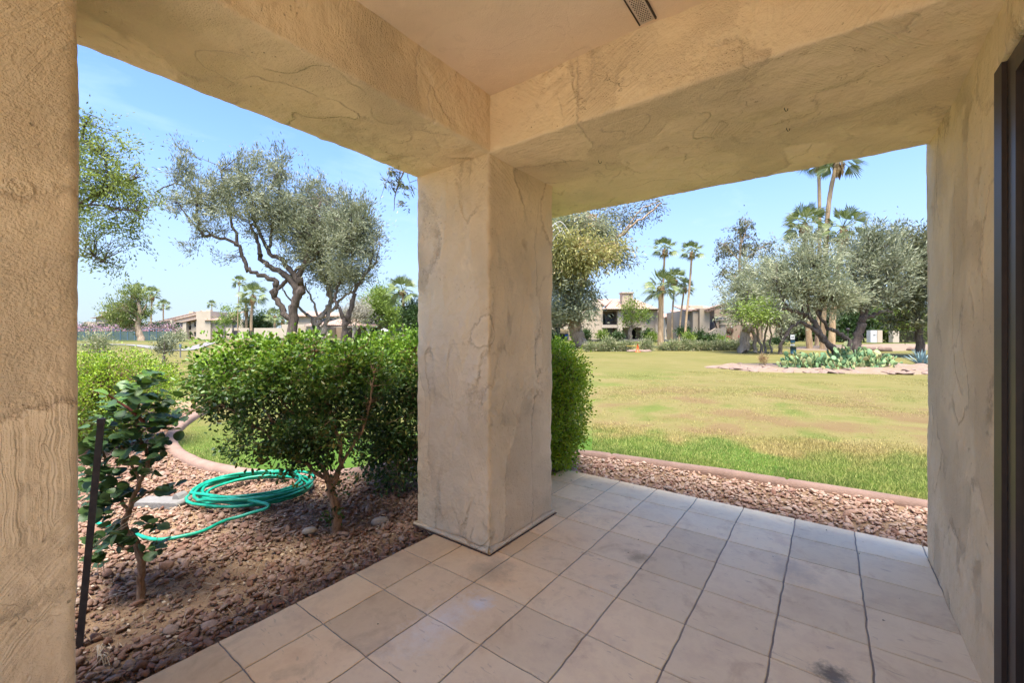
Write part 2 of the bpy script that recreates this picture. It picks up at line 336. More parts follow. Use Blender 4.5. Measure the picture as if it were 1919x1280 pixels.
def lawnmat(name, blade):
    m, nt, b = mat_base(name, .9, .15); p = pos(nt)
    flat = nd(nt, 'ShaderNodeVectorMath', {0: p, 1: (1, 1, 0)}, operation='MULTIPLY').outputs[0]
    r = nd(nt, 'ShaderNodeVectorMath', {0: flat}, operation='LENGTH').outputs['Value']
    n1 = noi(nt, flat, .28, 4, .6, .8).outputs[0]; n2 = noi(nt, flat, 1.2, 5, .7).outputs[0]; n3 = noi(nt, flat, .045, 3, .5).outputs[0]
    # dry belt between the watered strip at the kerb and the mown field
    dry = mth(nt, 'ADD', mr(nt, r, 4.6, 7.2, .05, .85, True), mth(nt, 'MULTIPLY', mth(nt, 'SUBTRACT', n1, .5), 2.9))
    dry = mth(nt, 'ADD', dry, mth(nt, 'MULTIPLY', mth(nt, 'SUBTRACT', n2, .5), 1.6))
    dry = mth(nt, 'ADD', dry, mth(nt, 'MULTIPLY', mth(nt, 'SUBTRACT', noi(nt, flat, .62, 3, .6).outputs[0], .5), 2.6))
    xx = nd(nt, 'ShaderNodeSeparateXYZ', {0: p}).outputs[0]
    dry = mth(nt, 'ADD', dry, mr(nt, xx, -3.2, -6.0, 0, -.9)); dry = mth(nt, 'ADD', dry, mr(nt, r, 4.8, 6.0, -.35, 0))
    green = ramp(nt, n2, [(.3, (.13, .30, .05)), (.55, (.22, .42, .07)), (.75, (.38, .50, .14))])
    straw = ramp(nt, n2, [(.3, (.40, .37, .15)), (.5, (.50, .44, .21)), (.72, (.58, .48, .28))])
    dirt_shade = ramp(nt, n2, [(.3, (.42, .29, .17)), (.7, (.50, .36, .22))])
    far = ramp(nt, mth(nt, 'ADD', mth(nt, 'MULTIPLY', n1, .5), mth(nt, 'MULTIPLY', n2, .5)), [(.34, (.33, .35, .11)), (.5, (.46, .42, .18)), (.66, (.56, .48, .25))])
    green = mixc(nt, mr(nt, r, 5.6, 7.2, 0, .6), green, (.42, .42, .15))
    c = mixc(nt, mr(nt, dry, .18, .62), green, straw)
    dm = mth(nt, 'MULTIPLY', mr(nt, dry, .80, 1.15), mr(nt, r, 11, 15, 1, 0))
    if not blade: c = mixc(nt, dm, c, dirt_shade)
    c = mixc(nt, mr(nt, mth(nt, 'ADD', r, mth(nt, 'MULTIPLY', n1, 6)), 13, 22), c, far)
    c = mixc(nt, mth(nt, 'MULTIPLY', mr(nt, r, 42, 60), mr(nt, n3, .45, .55)), c, (.26, .32, .09))
    c = mixc(nt, 1.0, c, (.31, .295, .205), 'MULTIPLY')
    if blade:
        g = nd(nt, 'ShaderNodeNewGeometry').outputs['Random Per Island']
        c = mixc(nt, mth(nt, 'MULTIPLY', g, .35), c, (.55, .45, .22))
        c = mixc(nt, 1.0, c, ramp(nt, g, [(0, (1.35, 1.35, 1.35)), (1, (2.1, 2.1, 1.9))]), 'MULTIPLY')
    nt.links.new(c, b.inputs['Base Color'])
    if not blade:
        n4 = noi(nt, flat, 30, 4, .7).outputs[0]
        nt.links.new(nd(nt, 'ShaderNodeBump', {'Height': mth(nt, 'ADD', n4, n2), 'Strength': .7, 'Distance': .02}).outputs[0], b.inputs['Normal'])
    else:
        t = nd(nt, 'ShaderNodeBsdfTranslucent', {'Color': c})
        mx = nd(nt, 'ShaderNodeMixShader', {0: .3, 1: b.outputs[0], 2: t.outputs[0]}); nt.links.new(mx.outputs[0], nt.nodes['Material Output'].inputs[0])
    return m
M['lawn'] = lawnmat('lawn', False); M['grass'] = lawnmat('grass', True)
def soilmat():
    m, nt, b = mat_base('soil', .95, .1); p = pos(nt); n = noi(nt, p, 9, 7, .72); n2 = noi(nt, p, 60, 4, .7)
    nt.links.new(ramp(nt, n.outputs[0], [(.3, (.19, .12, .07)), (.5, (.28, .18, .105)), (.7, (.36, .25, .155))]), b.inputs['Base Color'])
    nt.links.new(nd(nt, 'ShaderNodeBump', {'Height': mth(nt, 'ADD', n.outputs[0], n2.outputs[0]), 'Strength': .9, 'Distance': .012}).outputs[0], b.inputs['Normal']); return m
M['soil'] = soilmat()
def stonemat(name, cols):
    m, nt, b = mat_base(name, .85, .25); g = nd(nt, 'ShaderNodeNewGeometry').outputs['Random Per Island']; p = pos(nt)
    n = noi(nt, p, 60, 4, .7).outputs[0]
    c = ramp(nt, g, [(i/(len(cols)-1), tuple(q*y for q, y in zip(x, (.88, .83, .77)))) for i, x in enumerate(cols)])
    c = mixc(nt, 1.0, c, ramp(nt, n, [(.3, (.7, .68, .66)), (.7, (1.2, 1.18, 1.15))]), 'MULTIPLY')
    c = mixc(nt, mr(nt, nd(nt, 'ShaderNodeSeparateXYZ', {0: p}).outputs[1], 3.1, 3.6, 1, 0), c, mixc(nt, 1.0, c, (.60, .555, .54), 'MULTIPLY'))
    nt.links.new(c, b.inputs['Base Color'])
    nt.links.new(nd(nt, 'ShaderNodeBump', {'Height': n, 'Strength': .5, 'Distance': .004}).outputs[0], b.inputs['Normal']); return m
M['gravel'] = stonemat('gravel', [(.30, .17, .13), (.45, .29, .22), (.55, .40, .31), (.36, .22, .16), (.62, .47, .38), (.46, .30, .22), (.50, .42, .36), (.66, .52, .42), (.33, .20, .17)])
M['riverstone'] = plain('riverstone', (.36, .31, .26), (.27, .23, .19), sc=20, rough=.7)
M['flagstone'] = plain('flagstone', (.27, .19, .145), (.165, .11, .085), sc=4, rough=.85, bump=.6, bsc=14)
M['edging'] = plain('edging', (.28, .18, .135), (.20, .125, .095), sc=7, rough=.85, bump=.6, bsc=60)
def tilemat():
    m, nt, b = mat_base('patio_tile', .62, .15); p = pos(nt)
    g = nd(nt, 'ShaderNodeNewGeometry').outputs['Random Per Island']
    n = noi(nt, p, 2.2, 6, .62, .4).outputs[0]; n2 = noi(nt, p, 10, 6, .72).outputs[0]; n3 = noi(nt, p, .8, 3).outputs[0]
    f = mth(nt, 'ADD', mth(nt, 'MULTIPLY', n, .6), mth(nt, 'MULTIPLY', n2, .4))
    warm = ramp(nt, f, [(.3, (.80, .52, .27)), (.5, (.94, .68, .38)), (.7, (.74, .50, .29))])
    cool = ramp(nt, f, [(.3, (.82, .66, .44)), (.5, (.95, .80, .55)), (.7, (.78, .62, .44))])
    sx = nd(nt, 'ShaderNodeSeparateXYZ', {0: p})
    k = mth(nt, 'ADD', mr(nt, sx.outputs[0], -1.9, -.2), mth(nt, 'MULTIPLY', mth(nt, 'SUBTRACT', n3, .5), 1.2))
    c = mixc(nt, mr(nt, k, .15, .7), warm, cool)
    c = mixc(nt, 1.0, c, ramp(nt, g, [(0, (.84, .83, .81)), (.5, (.98, .98, .98)), (1, (1.06, 1.03, .98))]), 'MULTIPLY')
    # grey scuffs and water marks
    sc = mr(nt, noi(nt, p, 3.1, 7, .7, .3).outputs[0], .58, .76)
    c = mixc(nt, mth(nt, 'MULTIPLY', sc, .5), c, (.45, .35, .25))
    br = mr(nt, noi(nt, p, 5.5, 7, .7, .6).outputs[0], .55, .72); c = mixc(nt, mth(nt, 'MULTIPLY', br, .45), c, (.52, .34, .18))
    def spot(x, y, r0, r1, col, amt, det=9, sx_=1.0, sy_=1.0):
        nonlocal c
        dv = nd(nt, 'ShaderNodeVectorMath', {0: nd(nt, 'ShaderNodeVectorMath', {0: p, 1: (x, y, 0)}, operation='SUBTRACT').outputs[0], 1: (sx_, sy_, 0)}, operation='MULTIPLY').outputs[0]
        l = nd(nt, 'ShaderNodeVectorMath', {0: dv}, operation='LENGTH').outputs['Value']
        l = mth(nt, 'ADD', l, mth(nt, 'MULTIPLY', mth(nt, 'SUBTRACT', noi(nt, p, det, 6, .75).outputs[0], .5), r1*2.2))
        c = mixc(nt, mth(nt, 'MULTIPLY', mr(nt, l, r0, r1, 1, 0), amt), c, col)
    spot(.012, 1.96, .015, .075, (.10, .085, .075), .8, 26)
    spot(.03, 1.92, .01, .05, (.2, .22, .22), .6, 12)
    spot(-.17, 2.72, .02, .16, (.40, .34, .29), .45, 9)
    spot(-.86, 2.35, .01, .09, (.28, .19, .10), .6, 14)
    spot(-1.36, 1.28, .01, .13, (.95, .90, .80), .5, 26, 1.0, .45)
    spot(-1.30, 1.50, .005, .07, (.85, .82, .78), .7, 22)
    spot(-1.45, 1.75, .0, .15, (.30, .20, .12), .5, 8)
    scr = mr(nt, nd(nt, 'ShaderNodeTexNoise', {'Vector': nd(nt, 'ShaderNodeMapping', {'Vector': p, 'Scale': (9, 30, 1), 'Rotation': (0, 0, .6)}).outputs[0], 'Scale': 1.0, 'Detail': 4, 'Distortion': 1.4}).outputs[0], .66, .70)
    c = mixc(nt, mth(nt, 'MULTIPLY', scr, .3), c, (.36, .25, .17))
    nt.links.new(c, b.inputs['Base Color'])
    nt.links.new(nd(nt, 'ShaderNodeBump', {'Height': mth(nt, 'ADD', n, mth(nt, 'MULTIPLY', n2, .5)), 'Strength': .55, 'Distance': .008}).outputs[0], b.inputs['Normal'])
    nt.links.new(mr(nt, n2, .3, .7, .62, .85), b.inputs['Roughness'])
    return m
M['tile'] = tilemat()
M['grout'] = plain('grout', (.24, .215, .19), (.42, .38, .34), sc=5, rough=.95, bump=.5, bsc=120)
def hosemat():
    m, nt, b = mat_base('hose', .38, .45); n = noi(nt, pos(nt), 14, 4)
    nt.links.new(ramp(nt, n.outputs[0], [(.35, (.0, .21, .12)), (.6, (.01, .31, .19)), (.8, (.05, .40, .27))]), b.inputs['Base Color']); return m
M['hose'] = hosemat()
def cactusmat():
    m, nt, b = mat_base('cactus', .6, .3); o = nd(nt, 'ShaderNodeTexCoord').outputs['Object']
    g = nd(nt, 'ShaderNodeNewGeometry').outputs['Random Per Island']; v = nd(nt, 'ShaderNodeTexVoronoi', {'Vector': o, 'Scale': 22}).outputs[0]
    c = ramp(nt, g, [(0, (.10, .20, .09)), (.5, (.20, .31, .13)), (.8, (.30, .36, .14)), (1, (.42, .36, .17))])
    c = mixc(nt, mth(nt, 'MULTIPLY', mr(nt, v, .05, .16, 1, 0), .6), c, (.45, .38, .25))
    nt.links.new(c, b.inputs['Base Color']); return m
M['cactus'] = cactusmat()
M['agave'] = plain('agave', (.16, .25, .26), (.24, .34, .34), sc=4, rough=.5)
# foliage
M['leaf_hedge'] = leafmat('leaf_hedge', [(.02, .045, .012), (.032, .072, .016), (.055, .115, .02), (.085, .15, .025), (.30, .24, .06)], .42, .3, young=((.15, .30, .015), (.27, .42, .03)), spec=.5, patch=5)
M['leaf_box'] = leafmat('leaf_box', [(.05, .11, .014), (.13, .23, .02), (.26, .36, .025)], .42, .32, young=((.27, .42, .02), (.40, .52, .04)), spec=.45, patch=6)
M['leaf_jade'] = leafmat('leaf_jade', [(.03, .065, .025), (.055, .11, .03), (.10, .17, .045)], .42, .15, young=((.09, .19, .03), (.15, .26, .04)), spec=.35, patch=5)
M['leaf_olive'] = leafmat('leaf_olive', [(.09, .105, .055), (.18, .20, .11), (.30, .315, .19), (.42, .42, .28)], .55, .3)
M['leaf_grey'] = leafmat('leaf_grey', [(.14, .165, .09), (.25, .275, .155), (.35, .365, .22), (.43, .42, .27)], .6, .35)
M['leaf_euc'] = leafmat('leaf_euc', [(.05, .06, .028), (.10, .11, .05), (.17, .175, .085), (.26, .23, .13)], .5, .25)
M['leaf_elm'] = leafmat('leaf_elm', [(.10, .14, .03), (.22, .27, .055), (.36, .42, .09)], .5, .45)
M['leaf_yellow'] = leafmat('leaf_yellow', [(.16, .18, .055), (.28, .28, .09), (.42, .38, .13), (.46, .33, .18)], .6, .4, patch=.35)
M['leaf_lime'] = leafmat('leaf_lime', [(.09, .14, .025), (.20, .28, .045), (.32, .40, .08)], .5, .4)
M['leaf_dark'] = leafmat('leaf_dark', [(.022, .045, .012), (.045, .085, .02), (.09, .14, .04)], .5, .25)
M['leaf_bush'] = leafmat('leaf_bush', [(.08, .12, .04), (.19, .23, .09), (.33, .33, .17), (.46, .38, .27)], .6, .3, patch=2)
M['leaf_pine'] = leafmat('leaf_pine', [(.08, .12, .03), (.19, .24, .06), (.34, .36, .11)], .6, .3, patch=.4)
M['leaf_palm'] = leafmat('leaf_palm', [(.07, .10, .03), (.15, .19, .06), (.28, .31, .13)], .45, .25)
M['leaf_dead'] = leafmat('leaf_dead', [(.22, .13, .06), (.36, .24, .12), (.46, .33, .18)], .8, .3)
M['flower_pink'] = leafmat('flower_pink', [(.48, .22, .30), (.62, .38, .44), (.70, .52, .54)], .6, .4)
M['leaf_far'] = leafmat('leaf_far', [(.07, .10, .04), (.13, .165, .07), (.20, .24, .11)], .7, .2, patch=.08)

# ------------------------------------------------------------------ ground
rng = np.random.default_rng(7)
def ground():
    rr = np.concatenate([np.linspace(0.01, 12, 60), np.geomspace(12.3, 1600, 90)]); na = 160
    aa = np.linspace(0, 2*np.pi, na, endpoint=False)
    R, A = np.meshgrid(rr, aa, indexing='ij'); X = R*np.cos(A); Y = R*np.sin(A)
    D = np.hypot(X, Y); P = np.stack([X, Y, X*0], -1).reshape(-1, 3)
    Z = -.06 + .62*sstep(34, 62, D).ravel() + fbm(P, .25, 3, 2)*.035*sstep(6, 14, D).ravel()
    P[:, 2] = Z
    i = np.arange(len(rr)-1)[:, None]*na; j = np.arange(na)[None]; j2 = (j+1) % na
    Fq = np.stack([i+j, i+na+j, i+na+j2, i+j2], -1).reshape(-1, 4)
    tag(meshobj('ground', P, Fq, M['lawn'], None, True), kind='structure')
ground()
KP = [(3.6, 4.68), (.57, 4.42), (-1, 4.29), (-2.2, 4.14), (-2.95, 3.8), (-3.3, 3.2), (-3.42, 2.6), (-3.72, 2.05), (-4.33, 1.68), (-5.15, 1.52), (-6, 1.56), (-6.9, 1.78), (-8, 2.3), (-9.2, 3.1)]
kpath = smoothpath([(x, y, 0) for x, y in KP], 14)
BED = [(p.x, p.y) for p in kpath]+[(-12, 3.2), (-12, -4), (-1.95, -4), (-1.95, 3.44), (3.6, 3.44)]
def inpoly(x, y, poly):
    c = np.zeros(len(x), bool); n = len(poly)
    for i in range(n):
        x1, y1 = poly[i]; x2, y2 = poly[(i+1) % n]
        if y1 == y2: continue
        cond = (y1 > y) != (y2 > y)
        c ^= cond & (x < (x2-x1)*(y-y1)/(y2-y1)+x1)
    return c
def bedz(x, y):
    P = np.stack([x, y, x*0], -1); return -.048+.016*fbm(P, 2.2, 5, 3)+.02*np.clip(1-(np.abs(x+2.0))/.6, 0, 1)*(y < 1.8)
def soil():
    s = .045; xs = np.arange(-12, 3.7, s); ys = np.arange(-2.5, 4.75, s)
    X, Y = np.meshgrid(xs, ys, indexing='ij'); x = X.ravel(); y = Y.ravel()
    ok = inpoly(x, y, BED) & (np.hypot(x, y) < 11.8)
    V = np.stack([x, y, np.maximum(bedz(x, y), -.055)], -1); ny = len(ys)
    i = np.arange(len(xs)-1)[:, None]*ny+np.arange(ny-1)[None]; Fq = np.stack([i, i+ny, i+ny+1, i+1], -1).reshape(-1, 4)
    Fq = Fq[ok[Fq].sum(1) >= 1]
    u, inv = np.unique(Fq, return_inverse=True)
    tag(meshobj('soil', V[u], inv.reshape(-1, 4), M['soil'], None, True), kind='structure')
soil()
def edging():
    prof = [(-.065, -.10), (-.065, -.01), (-.05, .018), (-.02, .03), (.02, .03), (.05, .018), (.065, -.01), (.065, -.10)]
    V = []; n = len(prof); L = 0; P = kpath; dense = []
    for i in range(len(P)-1):
        seg = (P[i+1]-P[i]).length; k = max(1, int(seg/.02))
        for j in range(k): dense.append(P[i].lerp(P[i+1], j/k))
    for i, p in enumerate(dense):
        if i: L += (p-dense[i-1]).length
        t = (dense[min(i+1, len(dense)-1)]-dense[max(i-1, 0)]).normalized(); nx = Vector((-t.y, t.x, 0))
        j = abs((L % .78)-.39) > .380
        w = .88 if j else 1
        for a, b in prof:
            q = np.array([[p.x*1.0, p.y, b]]); wob = float(vnoise(q, 6, 2)[0])*.004+float(vnoise(q, 1.4, 9)[0])*.006
            V.append((p.x+nx.x*a*w, p.y+nx.y*a*w, -.012+(b*w if b > 0 else b)-(.010 if j and b > -.05 else 0)+wob))
    Fc = [(i*n+k, i*n+k+1, (i+1)*n+k+1, (i+1)*n+k) for i in range(len(dense)-1) for k in range(n-1)]
    o = meshobj('garden_edging', V, Fc, M['edging'], None, True)
    tag(o, 'long low reddish concrete edging curving between the gravel bed and the lawn', 'edging')
edging()

def ico(sub=2):
    bm = bmesh.new(); bmesh.ops.create_icosphere(bm, subdivisions=sub, radius=1)
    V = np.array([v.co[:] for v in bm.verts]); Fq = np.array([[v.index for v in f.verts] for f in bm.faces]); bm.free(); return V, Fq
ICO2, ICO1 = ico(2), ico(1)
def rotmats(n, flat=1.0):
    a = rng.uniform(0, 2*np.pi, n); t = rng.normal(0, .5*flat, n); s = rng.normal(0, .5*flat, n)
    ca, sa, ct, st, cs, ss = np.cos(a), np.sin(a), np.cos(t), np.sin(t), np.cos(s), np.sin(s); z = np.zeros(n); o = np.ones(n)
    Rz = np.stack([ca, -sa, z, sa, ca, z, z, z, o], -1).reshape(-1, 3, 3)
    Rx = np.stack([o, z, z, z, ct, -st, z, st, ct], -1).reshape(-1, 3, 3); Ry = np.stack([cs, z, ss, z, o, z, -ss, z, cs], -1).reshape(-1, 3, 3)
    return Rz@Rx@Ry
def stones(name, x, y, z, r, mat, base=ICO2, kind='stuff', flat=.7):
    n = len(x); V0, F0 = base; R = rotmats(n, flat)
    protos = []
    for k in range(10):
        nz = 1+.30*vnoise(V0, 1.3, 20+k)+.12*vnoise(V0, 3.0, 40+k); p = V0*nz[:, None]
        # cut facets: crushed rock
        for c in range(9):
            d = rng.normal(size=3); d /= np.linalg.norm(d); h = rng.uniform(.45, .78); q = p@d; p = p-np.outer(np.maximum(q-h, 0), d)
        protos.append(p)
    pr = np.array(protos)[rng.integers(0, 10, n)]
    S = np.stack([r*rng.uniform(.9, 1.7, n), r*rng.uniform(.7, 1.1, n), r*rng.uniform(.45, .8, n)], -1)
    V = np.einsum('nij,nkj->nki', R, pr*S[:, None, :])+np.stack([x, y, z], -1)[:, None, :]
    Fq = (F0[None]+(np.arange(n)*len(V0))[:, None, None]).reshape(-1, 3)
    return meshobj(name, V.reshape(-1, 3), Fq, mat, None, False)
def camuv(x, y, z):
    d = x*FV.x+y*FV.y; xc = x*RV.x+y*RV.y; return CX+xc/np.maximum(d, .1)*FPX, HV+(CZ-z)/np.maximum(d, .1)*FPX, d
def gravel():
    N = 175000; x = rng.uniform(-9, 3.4, N); y = rng.uniform(-2, 4.7, N)
    inner = [(p.x, p.y) for p in kpath]
    ok = inpoly(x, y, BED) & ~((x > -2.02) & (y < 3.5))
    u, v, d = camuv(x, y, -.04)
    ok &= (d > .9) & (u > -420) & (u < 2300) & (v < 1560)
    P = np.stack([x, y, x*0], -1)
    patch = fbm(P, 1.5, 77, 3)
    soilm = np.exp(-(((x+2.5)/.42)**2+((y-.62)/.75)**2))*1.25+patch*.35
    ok &= rng.uniform(size=N) > np.clip((soilm-.80)*2.6, 0, .78)
    keep = np.where(ok)[0]; x, y, d = x[keep], y[keep], d[keep]
    dens = np.clip(1.25/np.maximum(d, 2.2)**.35, .5, 1); k2 = rng.uniform(size=len(x)) < dens; x, y, d = x[k2], y[k2], d[k2]
    # clear kerb thickness
    kx = np.array([p.x for p in kpath]); ky = np.array([p.y for p in kpath])
    dm = np.min((x[:, None]-kx[None, ::2])**2+(y[:, None]-ky[None, ::2])**2, 1)
    k3 = dm > .07**2; x, y, d = x[k3], y[k3], d[k3]
    r = np.clip(rng.lognormal(math.log(.0118), .40, len(x)), .0055, .034)
    z = np.maximum(bedz(x, y), -.055)+r*.35+rng.uniform(0, .012, len(x))
    near = d < 3.4
    print('stones', len(x))
    V = []
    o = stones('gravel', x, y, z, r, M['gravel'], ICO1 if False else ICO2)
    tag(o, kind='stuff')
    N = 26000; x = rng.uniform(-4.6, -1.99, N); y = rng.uniform(-.6, 2.6, N); ok = inpoly(x, y, BED); x, y = x[ok], y[ok]
    r = rng.uniform(.0022, .0062, len(x)); z = np.maximum(bedz(x, y), -.055)+r*.3
    tag(stones('grit', x, y, z, r, M['gravel'], ico(1)), kind='stuff')
gravel()
def riverstone(u, v, rx, name, label):
    d = (CZ+.04)*FPX/(v-HV); c = W(u, d, 0); V, Fq = ico(3)
    V = V*np.array([rx, rx*.62, rx*.5])*(1+.08*vnoise(V, 1.6, 5))[:, None]
    o = meshobj(name, V, Fq, M['riverstone'], None, True); o.location = (c.x, c.y, -.012); o.rotation_euler = (0, 0, YAW+.3)
    tag(o, label, 'stone', 'smooth stones lying on the gravel')
riverstone(712, 985, .058, 'smooth_stone', 'smooth grey oval stone on the gravel left of the middle pillar')
riverstone(580, 1003, .045, 'smooth_stone', 'smooth brown stone on the gravel left of the shrub trunk')

def grassblades():
    N = 900000
    r = rng.uniform(0, 1, N); d = 3.2*(16/3.2)**r                    # sparser with distance
    u = rng.uniform(60, 2050, N); xc = (u-CX)/FPX*d
    x = RV.x*xc+FV.x*d; y = RV.y*xc+FV.y*d
    ok = ~inpoly(x, y, BED) & (y > 1.5) & ~((x > -2.1) & (y < 4.2))
    behind = (u > 1110) | (u < 470)
    ok &= behind
    x, y, d = x[ok], y[ok], d[ok]
    kx = np.array([p.x for p in kpath]); ky = np.array([p.y for p in kpath])
    P = np.stack([x, y, x*0], -1)
    patch = fbm(P, .8, 31, 3); rr = np.hypot(x, y)
    keep = rng.uniform(size=len(x)) < np.clip(1.0-sstep(5.0, 7.0, rr)*.8+patch*.6, .05, 1)*np.where(d < 5.5, 1, .75)
    x, y, d = x[keep], y[keep], d[keep]; P = P[keep]; patch = patch[keep]; n = len(x); print('blades', n)
    dm = np.full(n, 9.0)
    for s in range(0, n, 60000):
        e = slice(s, s+60000); dm[e] = np.min((x[e, None]-kx[None, ::2])**2+(y[e, None]-ky[None, ::2])**2, 1)
    k = dm > .075**2; x, y, d, patch = x[k], y[k], d[k], patch[k]; n = len(x)
    rr = np.hypot(x, y)
    h = rng.uniform(.013, .034, n)*(1-.45*sstep(6, 8, rr))*(1+.35*patch); w = .0016*(1+d*.22)
    a = rng.uniform(0, 2*np.pi, n); lean = rng.uniform(0, .9, n)
    z0 = np.full(n, -.062)+.0
    b = np.stack([x, y, z0], -1); s = np.stack([np.cos(a), np.sin(a), a*0], -1)*w[:, None]
    a2 = rng.uniform(0, 2*np.pi, n); tip = b+np.stack([np.cos(a2)*h*lean, np.sin(a2)*h*lean, h*1.15], -1)
    V = np.stack([b-s, b+s, tip], 1).reshape(-1, 3)
    o = meshobj('grass', V, np.arange(3*n).reshape(-1, 3), M['grass']); tag(o, kind='stuff')
grassblades()

# ------------------------------------------------------------------ patio floor
def floor():
    xl, xr, yt, yb = -2.0, 1.0, 3.49, -3.4; t = .3155; g = .0036
    xs = [xl]+[.133-t*k for k in range(6, -1, -1)]+[.133+t, xr]; xs = sorted(xs)
    ys = [yt-.3135*k for k in range(23)][::-1]
    V = []; Fc = []; K = 9
    def wob(a, b, s):
        q = np.array([[a, b, 0]]); return float(vnoise(q, 16, s)[0])*.0026+float(vnoise(q, 45, s+3)[0])*.0012
    for i in range(len(xs)-1):
        for j in range(len(ys)-1):
            x0, x1, y0, y1 = xs[i], xs[i+1], ys[j], ys[j+1]; ring = []
            gx0 = g if i else 0; gx1 = g; gy0 = g*.8; gy1 = g*.8 if j < len(ys)-2 else 0
            for k in range(K): a = x0+gx0+(x1-x0-gx0-gx1)*k/K; ring.append((a, y0+gy0+wob(a, y0, 1)))
            for k in range(K): a = y0+gy0+(y1-y0-gy0-gy1)*k/K; ring.append((x1-gx1+wob(x1, a, 2), a))
            for k in range(K): a = x1-gx1-(x1-x0-gx0-gx1)*k/K; ring.append((a, y1-gy1+wob(a, y1, 1+(j < len(ys)-2)*0)))
            for k in range(K): a = y1-gy1-(y1-y0-gy0-gy1)*k/K; ring.append((x0+gx0+wob(x0, a, 2), a))
            n = len(ring); b = len(V); cx, cy = (x0+x1)/2, (y0+y1)/2
            for s, z in ((1, -.008), (1, -.002), (None, 0)):
                for (px, py) in ring:
                    if s is None:
                        l = math.hypot(px-cx, py-cy); V.append((px-(px-cx)/l*.003, py-(py-cy)/l*.003, z))
                    else: V.append((px, py, z))
            for q in range(2):
                for k in range(n): Fc.append((b+q*n+k, b+q*n+(k+1) % n, b+(q+1)*n+(k+1) % n, b+(q+1)*n+k))
            Fc.append(tuple(b+2*n+k for k in range(n)))
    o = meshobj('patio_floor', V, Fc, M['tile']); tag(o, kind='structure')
    m = MB().box(xl+.004, xr, yb-.0, yt-.004, -.16, -.005); s = m.build('patio_slab', M['grout']); tag(s, kind='structure')
    s = MB().box(-7, 3, -9, -3.42, -.16, -.003).build('bounce_paving', M['bounce_paving']); tag(s, kind='structure')  # pale ground behind the camera, added to bounce sunlight under the roof
floor()

# ------------------------------------------------------------------ the patio's own building
def sbox(name, lo, hi, res, r, amp, mat, parent, seed=0, res2=None):
    lo = np.array(lo, float); hi = np.array(hi, float); Vs = []; Fs = []; off = 0
    for ax in range(3):
        a, b = [i for i in range(3) if i != ax]
        na = max(2, int(round((hi[a]-lo[a])/res))); nb = max(2, int(round((hi[b]-lo[b])/res)))
        ga = np.linspace(lo[a], hi[a], na+1); gb = np.linspace(lo[b], hi[b], nb+1)
        A, B = np.meshgrid(ga, gb, indexing='ij')
        for side in (0, 1):
            P = np.zeros((A.size, 3)); P[:, a] = A.ravel(); P[:, b] = B.ravel(); P[:, ax] = (lo, hi)[side][ax]
            i = np.arange(na)[:, None]*(nb+1)+np.arange(nb)[None]; Fq = np.stack([i, i+nb+1, i+nb+2, i+1], -1).reshape(-1, 4)
            if (side == 0) != (ax == 1): Fq = Fq[:, ::-1]
            Vs.append(P); Fs.append(Fq+off); off += len(P)
    P = np.concatenate(Vs); Fq = np.concatenate(Fs)
    key = np.round(P, 5); uq, idx, inv = np.unique(key, axis=0, return_index=True, return_inverse=True); inv = inv.ravel()
    P = P[idx]; Fq = inv[Fq]
    q = np.clip(P, lo+r, hi-r); n = P-q; L = np.linalg.norm(n, axis=1, keepdims=True); n = n/np.maximum(L, 1e-9)
    P2 = q+n*r
    d = amp*(vnoise(P2, 2.3, seed)+.55*vnoise(P2, 6, seed+1)+.30*vnoise(P2, 17, seed+2)+.16*vnoise(P2, 45, seed+5))
    # ragged edges: extra wobble near the arrises
    edge = (np.sum((np.abs(P-q) > 1e-6), 1) >= 2)
    d = d+np.where(edge, 1, 0)*amp*.7*vnoise(P2, 28, seed+7)
    P2 = P2+n*d[:, None]
    return meshobj(name, P2, Fq, mat, parent, True)
X0, X1, Y0, Y1, YO, ZB, ZC = -2.2, -1.565, 1.88, 2.575, 3.25, 2.315, 2.64
house = empty('covered_patio', (0, 0, 0), 0, 'tan stucco patio with thick pillars and low beams, seen from inside', 'building')
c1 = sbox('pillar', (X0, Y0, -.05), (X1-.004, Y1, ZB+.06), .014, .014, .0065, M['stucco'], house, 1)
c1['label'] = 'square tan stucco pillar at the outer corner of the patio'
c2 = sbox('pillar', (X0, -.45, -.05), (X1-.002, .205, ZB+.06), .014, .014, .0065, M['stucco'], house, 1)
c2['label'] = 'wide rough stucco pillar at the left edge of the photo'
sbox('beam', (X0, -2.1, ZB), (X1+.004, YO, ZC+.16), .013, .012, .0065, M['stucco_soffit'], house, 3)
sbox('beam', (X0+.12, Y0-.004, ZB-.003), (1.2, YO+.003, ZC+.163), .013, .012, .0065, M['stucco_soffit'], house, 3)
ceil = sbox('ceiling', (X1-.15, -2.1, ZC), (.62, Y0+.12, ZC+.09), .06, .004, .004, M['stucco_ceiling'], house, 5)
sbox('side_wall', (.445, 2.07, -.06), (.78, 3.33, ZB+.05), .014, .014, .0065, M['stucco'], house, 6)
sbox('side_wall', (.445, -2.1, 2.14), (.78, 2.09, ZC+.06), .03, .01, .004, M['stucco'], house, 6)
MB().box(-2.22, 4.5, -2.15, 3.27, ZC+.17, ZC+.22).build('roof', M['stucco_far'], house)  # unseen roof, its back end cut short to let light in
MB().box(.79, 4.3, -1.5, 3.1, -.05, ZC+.165).build('outer_wall', M['stucco_far'], house)  # unseen house block, shortened so sun reaches the ground behind
